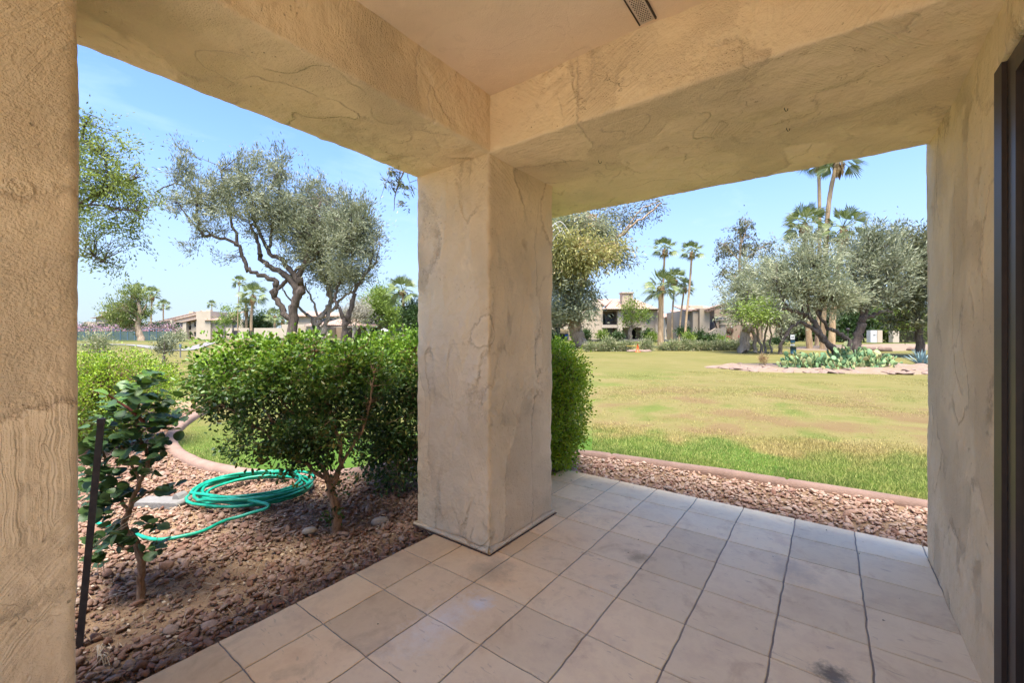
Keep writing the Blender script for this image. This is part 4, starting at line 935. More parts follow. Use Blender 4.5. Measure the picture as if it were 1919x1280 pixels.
tree('gum_tree', 'tall sparse gum tree with round open crown rising behind the right trees', 'tree', 1388, 52,
     [([(1392, 640), (1390, 560), (1386, 500), (1388, 440)], .30, .10), ([(1387, 500), (1410, 475), (1440, 455)], .12, .04), ([(1387, 490), (1365, 465), (1350, 455)], .10, .03), ([(1390, 530), (1365, 510), (1350, 515)], .1, .03), ([(1388, 460), (1400, 425), (1395, 412)], .08, .03), ([(1390, 540), (1430, 500), (1455, 495)], .12, .04)],
     [(1395, 430, 0, 34, 24, 2), (1362, 465, 0, 26, 26, 2), (1430, 462, 0, 28, 28, 2), (1395, 465, 0, 36, 22, 2), (1360, 512, 0, 22, 16, 1.6), (1450, 505, 0, 26, 20, 1.8), (1400, 510, 0, 24, 16, 1.6)],
     M['leaf_euc'], M['bark_tan'], 150, 28, .36, .055, .42, .8, None, 28, surf=.6, jit=.05)
tree('silvery_tree', 'broad silvery green tree on thin clustered trunks in front of the stair house', 'tree', 1405, 33,
     [([(1394, 662), (1397, 625), (1402, 612)], .42, .3), ([(1428, 662), (1420, 625), (1410, 590)], .13, .07), ([(1432, 664), (1436, 625), (1440, 590)], .11, .06), ([(1415, 660), (1414, 625), (1396, 612), (1382, 595)], .16, .07), ([(1446, 660), (1444, 620), (1445, 580)], .08, .05), ([(1402, 618), (1425, 605), (1435, 585)], .2, .08)],
     [(1400, 540, 0, 48, 40, 3), (1440, 560, 0, 44, 44, 3), (1380, 580, 0, 30, 26, 2), (1415, 500, 0, 36, 24, 2), (1450, 520, 0, 40, 34, 2.5), (1440, 588, 0, 34, 14, 2.2)],
     M['leaf_grey'], M['bark_grey'], 290, 44, .28, .032, .40, .4, None, 29, surf=.5, jit=.05,
     extra=lambda fr, root: crown(fr, [(1425, 586, -2.5, 34, 10, 1.3), (1402, 582, -2.5, 20, 9, 1.2), (1440, 565, -2.5, 22, 12, 1.3)], 55, 32, .22, .035, .34, .2, root, M['leaf_lime'], 291))
tree('leaning_olive_tree', 'grey green tree whose dark trunk leans far left out of the cactus bed', 'tree', 1572, 17.2,
     [([(1578, 694), (1572, 668), (1560, 652), (1540, 632), (1522, 600), (1508, 590), (1480, 580), (1462, 578)], .17, .05), ([(1548, 640), (1528, 622), (1505, 605), (1497, 603)], .12, .05), ([(1588, 690), (1590, 640), (1572, 625), (1550, 612), (1535, 590), (1522, 575)], .11, .05),
      ([(1522, 600), (1512, 570), (1508, 540)], .07, .03), ([(1508, 590), (1500, 560), (1490, 550), (1494, 530)], .07, .03), ([(1535, 590), (1540, 540), (1530, 500)], .08, .03), ([(1497, 603), (1480, 618), (1470, 640)], .06, .03), ([(1480, 580), (1465, 560), (1455, 530)], .05, .02)],
     [(1500, 500, 0, 50, 44, 1.6), (1530, 480, 0, 36, 36, 1.4), (1480, 545, 0, 52, 34, 1.5), (1540, 540, 0, 50, 44, 1.6), (1460, 520, .5, 36, 34, 1.2), (1515, 445, 0, 26, 18, .8), (1570, 555, 0, 34, 30, 1.2)],
     M['leaf_grey'], M['bark_dark'], 330, 46, .18, .018, .25, .3, None, 30, surf=.5, out=.7, jit=.03)
tree('slanting_stem_tree', 'slim dark tree slanting right beside the dog waste station', 'tree', 1462, 31,
     [([(1462, 664), (1466, 640), (1478, 618), (1492, 604), (1510, 596)], .16, .06), ([(1466, 640), (1462, 615), (1455, 600)], .09, .04)],
     [(1470, 600, 0, 26, 14, 1.2), (1500, 590, 0, 24, 14, 1.2)], M['leaf_olive'], M['bark_dark'], 60, 34, .22, .03, .36, .3, None, 31)
tree('wide_olive_tree', 'wide grey green tree with upright dark trunk right of the cactus bed', 'tree', 1608, 19.5,
     [([(1606, 672), (1606, 645), (1612, 615), (1620, 590), (1628, 560), (1635, 520), (1640, 470)], .24, .06), ([(1616, 604), (1632, 592), (1650, 585), (1672, 584)], .10, .04), ([(1614, 600), (1612, 570), (1605, 530), (1600, 490)], .12, .04), ([(1624, 575), (1650, 540), (1672, 500)], .09, .03), ([(1628, 560), (1660, 545), (1690, 540)], .07, .03)],
     [(1630, 470, 0, 44, 44, 1.6), (1660, 500, 0, 44, 46, 1.7), (1605, 510, 0, 40, 44, 1.5), (1650, 440, 0, 30, 26, 1.0), (1630, 550, 0, 50, 30, 1.6), (1590, 560, 0, 30, 26, 1.2)],
     M['leaf_olive'], M['bark_dark'], 320, 46, .19, .02, .26, .1, None, 32, surf=.5, out=.75, jit=.04)
tree('dark_leaved_tree', 'dark leaved tree with glinting foliage at the right end beside the right wall', 'tree', 1725, 27,
     [([(1725, 662), (1722, 610), (1715, 560), (1700, 500)], .25, .08), ([(1718, 590), (1690, 560), (1670, 555)], .1, .04), ([(1715, 560), (1730, 510), (1735, 470)], .1, .04)],
     [(1705, 480, 0, 40, 40, 2.2), (1720, 540, 0, 40, 44, 2.4), (1685, 545, 0, 36, 36, 2), (1700, 440, 0, 22, 16, 1), (1745, 480, 0, 40, 60, 2.4), (1700, 600, 0, 46, 22, 2)],
     M['leaf_euc'], M['bark_dark'], 440, 40, .24, .034, .38, .35, None, 33, surf=.5)
tree('garden_tree', 'small yellow green tree planted on the grass before the balcony house', 'tree', 1180, 51,
     [([(1180, 642), (1181, 622), (1184, 612), (1186, 590)], .26, .14), ([(1182, 615), (1172, 604), (1170, 590)], .12, .05), ([(1184, 613), (1196, 605), (1202, 592)], .12, .05), ([(1178, 618), (1194, 612), (1204, 604)], .1, .05)],
     [(1182, 575, 0, 22, 18, 1.5), (1190, 595, 0, 26, 15, 1.6), (1172, 595, 0, 16, 13, 1.2), (1208, 590, 0, 12, 12, .8)], M['leaf_lime'], M['bark_grey'], 80, 26, .28, .045, .42, .2, None, 34, surf=.6)
tree('pine_tree', 'wind shaped green pine with pinkish leaning trunk by the tennis court', 'tree', 264, 68,
     [([(265, 641), (262, 628), (258, 610), (262, 590), (258, 565)], .55, .22), ([(262, 626), (250, 616), (238, 612)], .28, .12), ([(260, 600), (250, 580), (245, 560)], .2, .08), ([(262, 590), (270, 580), (275, 570)], .16, .07)],
     [(235, 580, 0, 34, 22, 3), (255, 555, 0, 24, 18, 2.5), (215, 592, 0, 20, 16, 2), (264, 588, 0, 12, 14, 2), (240, 605, 0, 34, 12, 2.5), (250, 541, 0, 12, 7, 1.2), (208, 575, 0, 8, 9, 1)],
     M['leaf_pine'], M['bark_tan'], 210, 34, .40, .06, .50, 0, None, 35, surf=.5)
tree('acacia_tree', 'bright green feathery tree behind the pavilion left of the slender palm', 'tree', 712, 66,
     [([(715, 640), (712, 610), (708, 580)], .35, .15)], [(712, 570, 0, 30, 26, 3), (735, 590, 0, 22, 26, 2.5), (690, 580, 0, 22, 30, 2.5), (745, 610, 0, 18, 18, 2), (720, 545, 0, 20, 12, 2)],
     M['leaf_lime'], M['bark_grey'], 300, 36, .45, .07, .7, .3, None, 36)
tree('grey_leafless_tree', 'pale nearly leafless grey tree in front of the pavilion roof', 'tree', 664, 48,
     [([(664, 645), (665, 620), (668, 600), (672, 580)], .14, .06), ([(666, 612), (655, 600), (648, 585)], .08, .03), ([(667, 605), (682, 595), (690, 585)], .07, .03)], [(670, 580, 0, 26, 20, 1.8), (655, 590, 0, 18, 14, 1.4), (684, 592, 0, 14, 12, 1.2)],
     leafmat('leaf_pale', [(.30, .28, .21), (.44, .40, .31)], .8, .3), M['bark_grey'], 120, 26, .34, .035, .5, .4, None, 37)
tree('round_dark_tree', 'dark green round tree behind the slender palm beside the middle pillar', 'tree', 776, 58,
     [([(775, 642), (774, 620), (776, 600)], .25, .15)], [(775, 595, 0, 24, 28, 2.5), (790, 600, 0, 26, 36, 2.5), (770, 575, 0, 16, 12, 1.5)], M['leaf_dark'], M['bark_dark'], 170, 36, .4, .07, .55, .2, None, 38)
tree('dark_bushy_tree', 'low dark green bushy tree between the two left palms and the leaning tree', 'tree', 492, 85,
     [([(492, 640), (492, 620)], .3, .2)], [(492, 604, 0, 24, 18, 3), (478, 612, 0, 16, 16, 2.5)], M['leaf_dark'], M['bark_dark'], 120, 34, .5, .09, .7, .2, None, 39)
for i, (u, d, w, lab) in enumerate([(420, 95, 14, 'small pale green street tree before the left flats'), (437, 98, 13, 'second small yellow green tree before the left flats, right of the pale one')]):
    tree('street_tree', lab, 'tree', u, d, [([(u, 640), (u, 620), (u, 605)], .2, .1)], [(u, 598, 0, w, 11, 2), (u+4, 588-8*(i == 0), 0, w*.6, 10, 1.5)], M['leaf_lime'], M['bark_grey'], 30, 24, .45, .08, .5, .2, 'small trees before the left flats', 40+i)
# young staked tree in the left lawn
def stakes(fr, root):
    MB().tube([fr.p(309, 684, fr.d-.3), fr.p(308, 640, fr.d-.3)], .03, 6).build('stake', M['bark_dark'], root)
tree('young_tree', 'young grey green tree tied to a dark stake on the left lawn', 'tree', 306, 20.5, [([(306, 680), (306, 660), (305, 640)], .05, .02)], [(310, 642, 0, 15, 13, .45), (296, 655, 0, 12, 8, .3), (318, 652, 0, 10, 10, .3)],
     M['leaf_olive'], M['bark_grey'], 60, 24, .12, .02, .17, .1, None, 44, extra=stakes)
# background trees at the right
for i, (u, d, v, ru, rv, lm, lab) in enumerate([
    (1600, 52, 595, 30, 34, 'leaf_dark', 'dark tree behind the utility cabinet and cactus bed'), (1640, 56, 590, 32, 30, 'leaf_pine', 'mid green tree right behind the white utility cabinet'),
    (1672, 50, 600, 30, 26, 'leaf_lime', 'light green tree behind the pillar of the iron fence'), (1712, 55, 596, 34, 34, 'leaf_pine', 'green tree behind the iron fence at the right end'),
    (1535, 55, 600, 34, 32, 'leaf_dark', 'dark tree behind the tall palm trunks'), (1490, 58, 600, 30, 28, 'leaf_olive', 'olive green tree between the stair house and the palm trunks'),
    (1570, 60, 570, 36, 40, 'leaf_olive', 'olive green tree filling the gap behind the leaning olive tree')]):
    tree('background_tree', lab, 'tree', u, d, [([(u, 642), (u+2, 620), (u, 600)], .3, .15), ([(u, 620), (u+10, 600)], .15, .08)], [(u, v, 0, ru, rv, 3), (u+8, v+14, 0, ru, rv*.7, 3), (u-8, v+18, 0, ru*.9, rv*.6, 3)],
         M[lm], M['bark_dark'], 200, 34, .42, .075, .62, .3, 'trees behind the cactus bed', 50+i)

# ------------------------------------------------------------------ palms
def palm_crown_mesh(seed, nf=23, pet=.75, fan=1.15):
    rg = random.Random(seed); V = []; Fc = []
    for k in range(nf):
        az = k*2.399+rg.uniform(-.2, .2); el = math.radians(82-118*(k/nf)**.85+rg.uniform(-8, 8))
        dv = Vector((math.cos(az)*math.cos(el), math.sin(az)*math.cos(el), math.sin(el)))
        side = dv.cross(Vector((0, 0, 1))); side = side.normalized() if side.length > .01 else Vector((1, 0, 0)); ro = Matrix.Rotation(rg.uniform(-1.1, 1.1), 3, dv); side = ro@side; nrm = side.cross(dv).normalized()
        p = pet*rg.uniform(.8, 1.15); hub = dv*p+Vector((0, 0, -.18*p*math.cos(el)))
        b = len(V); w = .03
        V += [side*w*-1, side*w, hub+side*w*.6, hub-side*w*.6]; Fc.append((b, b+1, b+2, b+3))
        ns = 15
        for s in range(ns):
            a = math.radians(-58+116*s/(ns-1)); L = fan*(1-.35*abs(s-(ns-1)/2)/(ns/2))*rg.uniform(.85, 1.1)
            t = (dv*math.cos(a)+side*math.sin(a)); sw = (-dv*math.sin(a)+side*math.cos(a))*.040
            m = hub+t*L*.62+nrm*(-.04*L)+Vector((0, 0, -.05*L)); e = hub+t*L*.95+Vector((0, 0, -.30*L*(.4+math.cos(el)*.6)))
            b = len(V); V += [hub, m-sw, e, m+sw]; Fc.append((b, b+1, b+2, b+3))
    return [tuple(v) for v in V], Fc
def palm_skirt_mesh(seed, n=60):
    rg = random.Random(seed); V = []; Fc = []
    for k in range(n):
        az = rg.uniform(0, 6.283); r = rg.uniform(.15, .42); z = rg.uniform(-.9, -.05); L = rg.uniform(.5, 1.0)
        o = Vector((math.cos(az)*.14, math.sin(az)*.14, z)); e = Vector((math.cos(az)*r, math.sin(az)*r, z-L)); s = Vector((-math.sin(az), math.cos(az), 0))*.10
        m = (o+e)/2+Vector((math.cos(az), math.sin(az), 0))*.12; b = len(V); V += [o, m-s, e, m+s]; Fc.append((b, b+1, b+2, b+3))
    return [tuple(v) for v in V], Fc
PCM = []; PSM = []
for s in range(3):
    v, f = palm_crown_mesh(60+s); o = meshobj('crown', v, f, M['leaf_palm']); PCM.append(o.data); bpy.data.objects.remove(o)
    v, f = palm_skirt_mesh(70+s); o = meshobj('dead_fronds', v, f, M['leaf_dead']); PSM.append(o.data); bpy.data.objects.remove(o)
def palm(u, v, rpx, d, path, tr, label, group=None, skirt=1.0, k=0):
    fr = Frame(path[0][0], d); root = empty('palm_tree', fr.loc, YAW, label, 'palm tree', group)
    P = [Vector(fr.p(a, b)) for a, b in path]; P[0].z = -.15
    top = Vector(fr.p(u, v)); P.append(top); P = smoothpath(P, 8); m = len(P)
    L = sum((P[i+1]-P[i]).length for i in range(m-1)); base = [tr*(1.45 if i == 0 else 1.0+.18*math.exp(-i/3)-.22*i/m)*(1+.05*math.sin(i*2.1)) for i in range(m)]
    MB().tube(P, base, 12).build('trunk', M['bark_palm'], root, True)
    sc = rpx*d/FPX/1.5
    c = bpy.data.objects.new('crown', PCM[k % 3]); link(c, root); c.location = top; c.scale = (sc,)*3; c.rotation_euler = (0, 0, k*1.3)
    if skirt:
        s = bpy.data.objects.new('dead_fronds', PSM[k % 3]); link(s, root); s.location = top+Vector((0, 0, .1)); s.scale = (sc*.9, sc*.9, sc*skirt); s.rotation_euler = (0, 0, k*.7)
G1 = 'palms between the two right houses'; G2 = 'tall palms above the cactus bed'; G3 = 'palms beyond the left lawn'
palm(1238, 536, 36, 42, [(1237, 655), (1238, 600)], .26, 'stout short palm with thick orange trunk, left of the slim palm group', G1, .5, 0)
palm(1246, 466, 25, 56, [(1241, 650), (1242, 560)], .15, 'tall slim palm rising straight behind the stout palm', G1, .6, 1)
palm(1265, 522, 23, 58, [(1259, 648), (1260, 590)], .13, 'slim palm of middle height just right of the stout palm', G1, .6, 2)
palm(1283, 538, 20, 57, [(1272, 648), (1276, 590)], .13, 'lowest slim palm of the group, leaning against the tallest trunk', G1, .7, 0)
palm(1297, 471, 23, 54, [(1284, 650), (1285, 610), (1292, 540)], .15, 'tall slim palm leaning right, nearest the stair house', G1, .6, 1)
palm(1508, 418, 40, 37, [(1518, 662), (1514, 600), (1510, 500)], .24, 'palm with full crown, left of the four palms over the cactus bed', G2, .7, 2)
palm(1580, 425, 42, 35, [(1558, 664), (1561, 590), (1568, 520)], .24, 'palm with shaggy crown, lower right of the four over the cactus bed', G2, 1.1, 0)
palm(1534, 298, 34, 40, [(1530, 662), (1534, 560), (1536, 420)], .17, 'very tall straight palm whose crown is cut off by the beam', G2, .7, 1)
palm(1572, 296, 40, 36, [(1541, 664), (1545, 560), (1550, 420), (1558, 350)], .19, 'very tall leaning palm reaching the beam, right of the straight one', G2, .9, 2)
palm(755, 545, 32, 58, [(757, 655), (757, 600)], .22, 'lone palm with smooth orange trunk just left of the middle pillar', G3, .3, 1)
palm(474, 552, 25, 80, [(471, 642), (471, 600)], .26, 'fuller pale palm before the leaning tree, right one of a pair', G3, .9, 0)
palm(461, 572, 18, 82, [(462, 642), (462, 610)], .28, 'shorter palm with brown dead skirt, left one of a pair', G3, 1.4, 2)
palm(449, 528, 14, 95, [(446, 642), (446, 580)], .10, 'tall thin palm behind the pair of left palms', G3, .5, 1)
palm(515, 592, 18, 75, [(516, 642), (515, 615)], .22, 'short palm with upright fronds just left of the leaning tree trunk', G3, .3, 2)
palm(530, 598, 15, 78, [(530, 642), (530, 620)], .30, 'squat palm with brown trunk directly behind the leaning tree trunk', G3, 1.0, 0)
palm(285, 550, 16, 110, [(282, 640), (283, 600)], .22, 'palm with brown skirt behind the pine by the tennis court', G3, 1.0, 1)
palm(262, 541, 13, 115, [(262, 640), (262, 590)], .18, 'palm whose crown pokes above the pine', G3, .6, 2)
palm(306, 572, 12, 118, [(306, 640), (306, 610)], .2, 'low palm above the roof right of the pine', G3, .2, 0)
palm(397, 570, 9, 125, [(397, 640), (397, 610)], .14, 'tiny palm above the roofs of the left flats', G3, .3, 1)

# ------------------------------------------------------------------ houses
class House:
    def __init__(s, name, label, u, d, z=None, cat='house'):
        s.fr = Frame(u, d, z); s.root = empty(name, s.fr.loc, YAW, label, cat)
    def xz(s, u, v, dy=0):
        d = s.fr.d; x, _, z = s.fr.p(u, v, d); return x, z
    def box(s, name, mat, u0, u1, v0, v1, y0, y1, parent=None, mb=None):
        x0, z1 = s.xz(u0, v0); x1, z0 = s.xz(u1, v1); m = mb or MB(); m.box(x0, x1, y0, y1, z0, z1)
        return m if mb is not None else m.build(name, mat, parent or s.root)
    def poly(s, name, mat, pts, y0, y1, parent=None):
        return MB().prism([s.xz(*p) for p in pts], y0, y1).build(name, mat, parent or s.root)
    def wall(s, name, mat, u0, u1, v0, v1, holes, y0, y1):
        us = sorted({u0, u1, *[a for h in holes for a in h[:2]]}); vs = sorted({v0, v1, *[a for h in holes for a in h[2:]]}); m = MB()
        for i in range(len(us)-1):
            run = None
            for j in range(len(vs)-1):
                cu, cv = (us[i]+us[i+1])/2, (vs[j]+vs[j+1])/2
                hole = any(h[0] < cu < h[1] and h[2] < cv < h[3] for h in holes)
                if not hole: s.box('', None, us[i], us[i+1], vs[j], vs[j+1], y0, y1, mb=m)
        return m.build(name, mat, s.root)
    def window(s, u0, u1, v0, v1, y, frame='white', glass='glass', mull=1, name='window'):
        x0, z1 = s.xz(u0, v0); x1, z0 = s.xz(u1, v1); t = .06; m = MB()
        m.box(x0, x1, y-.04, y+.06, z0, z0+t).box(x0, x1, y-.04, y+.06, z1-t, z1).box(x0, x0+t, y-.038, y+.058, z0+t, z1-t).box(x1-t, x1, y-.038, y+.058, z0+t, z1-t)
        for k in range(mull): c = x0+(x1-x0)*(k+1)/(mull+1); m.box(c-.03, c+.03, y-.03, y+.05, z0+t, z1-t)
        f = m.build(name, M[frame], s.root); MB().box(x0+t, x1-t, y+.0, y+.02, z0+t, z1-t).build('pane', M[glass], f); return f
    def rail(s, u0, u1, v0, v1, y, mat='bronze', n=12, top='white'):
        x0, z1 = s.xz(u0, v0); x1, z0 = s.xz(u1, v1); m = MB().box(x0, x1, y-.04, y+.04, z1-.09, z1).box(x0, x1, y-.03, y+.03, z0, z0+.06)
        for k in range(n+1): c = x0+.03+(x1-x0-.06)*k/n; m.box(c-.02, c+.02, y-.02, y+.02, z0+.06, z1-.09)
        return m.build('balcony_rail', M[mat], s.root)
    def roof(s, name, quads, t=.12):                 # quads: lists of (u,v,y) corners of roof planes, given a thickness
        m = MB()
        for q in quads:
            P = []
            for (u, v, y) in q:
                x, z = s.xz(u, v); k = 1+y/s.fr.d; P.append(Vector((x, y, z)))
            n = len(P); V = P+[p-Vector((0, 0, t)) for p in P]
            m.add(V, [tuple(range(n)), tuple(range(n, 2*n))[::-1]]+[(i, (i+1) % n, (i+1) % n+n, i+n) for i in range(n)])
        return m.build(name, M['roof'], s.root)
def c4(x, y): return 1030+x/5.818, 480+y/5.818
def house1():
    h = House('balcony_house', 'two storey tan stucco house with red tile roof, balcony and chimney behind the stout palm', 1160, 62, .55)
    U = lambda x: 1030+x/5.818; V = lambda y: 480+y/5.818
    body = [(U(580), U(735), V(597), V(748)), (U(580), U(735), V(782), V(925)), (U(1055), U(1095), V(600), V(745)), (U(1055), U(1092), V(782), V(860)), (U(795), U(1000), V(778), V(925))]
    h.wall('wall', M['stucco_far'], U(330), U(1180), V(575), V(925), body, 0, .35)
    h.box('wall', M['stucco_far'], U(330), U(1180), V(560), V(925), 2.4, 9)                 # rear of the recesses
    h.box('wall', M['stucco_far'], 1022, U(330)-.02, V(700), V(925), 3.0, 9)
    h.box('floor_slab', M['stucco_far2'], U(568), U(745), V(748), V(782), -.12, 2.39)
    h.box('recess_wall', M['stucco_shade'], U(575), U(579.5), V(590), V(925), .36, 2.39); h.box('recess_wall', M['stucco_shade'], U(736), U(742), V(590), V(925), .36, 2.39)
    h.box('post', M['stucco_far2'], U(738), U(790), V(585), V(925), -.25, -.003)
    h.box('post', M['stucco_far2'], U(1000), U(1052), V(770), V(925), -.25, -.003)
    h.rail(U(615), U(735), V(678), V(746), .2)
    h.window(U(605), U(650), V(622), V(745), 2.3, mull=0); h.window(U(662), U(733), V(622), V(700), 2.3)
    h.window(U(612), U(650), V(785), V(905), 2.3, mull=0); h.window(U(658), U(725), V(790), V(915), 2.3, glass='curtain', name='glass_door')
    h.window(U(1057), U(1094), V(615), V(744), .2); h.window(U(1057), U(1091), V(782), V(858), .2)
    h.box('door', M['dark'], U(945), U(990), V(782), V(925), 2.3, 2.38)
    h.poly('gable_wall', M['stucco_far2'], [(U(330), V(575)), (U(330), V(520)), (U(470), V(465)), (U(520), V(470)), (U(605), V(540)), (U(570), V(575))], .4, 3)
    # roofs
    h.roof('roof', [[(U(562), V(580), -.7), (U(1180), V(580), -.7), (U(1040), V(440), 4.5), (U(770), V(440), 4.5)],
                    [(U(1040), V(440), 4.5), (U(1180), V(580), -.7), (U(1190), V(580), 9)], [(U(520), V(475), 1.0), (U(610), V(540), -.2), (U(770), V(440), 4.5), (U(720), V(430), 5.5), (U(540), V(440), 4.5)]])
    h.box('fascia', M['darkwood'], U(565), U(1185), V(581), V(592), -.75, -.6)
    h.box('gutter', M['stucco_far2'], U(563), U(1187), V(577), V(581), -.86, -.72)
    h.box('chimney', M['stucco_far'], U(815), U(935), V(395), V(575), 1.2, 2.6); h.box('chimney_cap', M['stucco_far2'], U(805), U(945), V(382), V(395), 1.05, 2.75)
    h.box('wing_wall', M['stucco_far'], U(1183), U(1262), V(605), V(925), 2.0, 8); h.roof('wing_roof', [[(U(1160), V(608), 1.2), (U(1282), V(600), 1.2), (U(1180), V(540), 5), (U(1100), V(520), 5)]])
    h.poly('buttress', M['stucco_far2'], [(U(1140), V(745)), (U(1165), V(765)), (U(1215), V(925)), (U(1140), V(925))], -.6, -.26)
    h.box('garage', M['dark'], U(120), U(228), V(845), V(915), 2.7, 2.98); h.box('garage_beam', M['stucco_far2'], U(40), U(240), V(755), V(795), 1.5, 2.69)
    MB().box(*[h.xz(U(190), V(850))[0], h.xz(U(228), V(850))[0]], 2.4, 2.6, h.xz(0, V(910))[1], h.xz(0, V(850))[1]).build('blue_bin', M['blue'], h.root)
    # terrace path
    h.box('terrace', M['concrete'], U(340), U(1230), V(908), V(935), -3.2, -.6)
house1()
def house2():
    h = House('far_house', 'small tan tile roofed house between the slim palm trunks', 1266, 78, .55)
    h.wall('wall', M['stucco_far2'], 1246, 1292, 594, 640, [(1248, 1253, 598, 608), (1248, 1252, 618, 632)], 0, 6)
    h.window(1248, 1253, 598, 608, .3); h.window(1248, 1252, 618, 632, .3)
    h.roof('roof', [[(1244, 596, -.6), (1268, 594, -.6), (1266, 586, 3), (1246, 586, 3)], [(1263, 594, -1), (1292, 594, -1), (1285, 579, 3), (1267, 579, 3)]])
    h.box('fascia', M['darkwood'], 1244, 1292, 594.3, 596.5, -.9, -.62)
house2()
def house3():
    U = lambda x: 1250+x/5.818; V = lambda y: 480+y/5.818
    h = House('stair_house', 'two storey tan house with outside stair and open porch behind the silvery tree', 1360, 58, .5)
    h.wall('wall', M['stucco_far2'], U(200), U(320), V(590), V(925), [(U(235), U(258), V(632), V(705)), (U(235), U(258), V(760), V(850))], .2, 7)
    h.window(U(235), U(258), V(632), V(705), .4); h.window(U(235), U(258), V(760), V(850), .4)
    h.box('buttress', M['stucco_far'], U(262), U(318), V(600), V(925), -.6, .19)
    h.box('tower', M['stucco_far'], U(322), U(428), V(572), V(925), -1.0, 7)
    h.box('parapet', M['stucco_far2'], U(325), U(470), V(528), V(560), 2.2, 4)
    h.roof('roof', [[(U(185), V(600), -.4), (U(330), V(588), -.4), (U(330), V(508), 5), (U(215), V(508), 5)], [(U(330), V(560), 1.6), (U(600), V(560), 1.6), (U(600), V(506), 5.5), (U(330), V(508), 5)]])
    h.roof('stair_roof', [[(U(362), V(590), -1.6), (U(372), V(604), -1.6), (U(585), V(548), -1.6), (U(575), V(524), -1.6)], [(U(362), V(588), -1.6), (U(580), V(523), -1.6), (U(640), V(520), 3), (U(430), V(575), 3)]], .2)
    h.box('fascia', M['darkwood'], U(255), U(322), V(589), V(600), -.75, -.62)
    h.box('stairwell', M['stucco_shade'], U(429), U(600), V(555), V(925), 2.2, 7); h.box('door', M['dark'], U(470), U(498), V(590), V(740), 2.1, 2.19)
    h.poly('stair_wall', M['stucco_far2'], [(U(432), V(672)), (U(442), V(675)), (U(480), V(790)), (U(478), V(815)), (U(435), V(815))], .6, .9)
    m = MB()
    for k in range(9):
        x0, z0 = h.xz(U(470)+(k*1.2), V(815-k*16)); m.box(x0, x0+1.1, .95+k*.12, 1.1+k*.12, z0-.17, z0)
    m.build('stair', M['concrete'], h.root)
    h.poly('handrail', M['darkwood'], [(U(510), V(660)), (U(520), V(660)), (U(560), V(785)), (U(552), V(788))], .3, .4)
    h.poly('stair_parapet', M['stucco_far'], [(U(398), V(832)), (U(470), V(788)), (U(582), V(788)), (U(582), V(925)), (U(398), V(925))], -1.6, -1.2)
    h.box('vent_opening', M['dark'], U(498), U(570), V(878), V(908), -1.62, -1.605)
    h.wall('wall', M['stucco_far'], U(583), U(1500), V(690), V(925), [(U(640), U(830), V(750), V(912)), (U(890), U(1045), V(750), V(912)), (U(1180), U(1210), V(790), V(838))], 0, .4)
    h.box('wall', M['stucco_shade'], U(601), U(1500), V(560), V(925), 3.2, 8)
    h.box('ledge', M['stucco_far2'], U(560), U(1060), V(686), V(700), -.12, -.003); h.box('ledge', M['stucco_far2'], U(560), U(1060), V(738), V(748), -.12, -.003)
    h.window(U(640), U(775), V(655), V(688), 3.1, mull=2); h.window(U(720), U(778), V(778), V(912), 3.1, frame='bronze', mull=1, name='porch_door'); h.window(U(970), U(1030), V(780), V(912), 3.1, frame='bronze', glass='curtain', name='porch_door'); h.window(U(1180), U(1210), V(790), V(838), .2)
    h.box('porch_wall', M['redsoil'], U(545), U(1060), V(912), V(955), -2.2, -.8)
    # wall ornament on the porch
    x, z = h.xz(U(813), V(805)); MB().ball((x, 3.05, z), (.5, .08, .5), 12, 8).build('wall_ornament', M['darkwood'], h.root, True)
    x, z = h.xz(U(813), V(770)); MB().ball((x, 2.6, z), (.13, .13, .18), 8, 6).build('porch_light', M['white'], h.root, True)
    for nm, (a, b, c, e), mt, y, lab in [('cushioned_chair', (650, 700, 868, 912), 'pink', 1.2, 'red cushioned chair at the left end of the porch'), ('cushioned_chair', (790, 825, 862, 912), 'pink', 1.6, 'red cushioned chair right of the porch door'), ('wicker_chair', (895, 945, 852, 912), 'bark_tan', 1.3, 'tan wicker chair in the right bay of the porch')]:
        x0, z1 = h.xz(U(a), V(c)); x1, z0 = h.xz(U(b), V(e)); w = x1-x0
        r = empty(nm, W(U((a+b)/2), 58+y, h.fr.z+z0), YAW, lab, 'chair', 'chairs on the porch'); H = z1-z0
        MB().box(-w/2, w/2, -.25, .3, H*.42, H*.55).build('seat', M[mt], r); MB().box(-w/2, w/2, .22, .32, H*.55, H).build('backrest', M[mt], r)
        for sx in (-1, 1):
            for sy in (-.2, .25): MB().box(sx*(w/2-.05)-.03, sx*(w/2-.05)+.03, sy-.03, sy+.03, 0, H*.42-.002).build('leg', M['darkwood'], r)
house3()
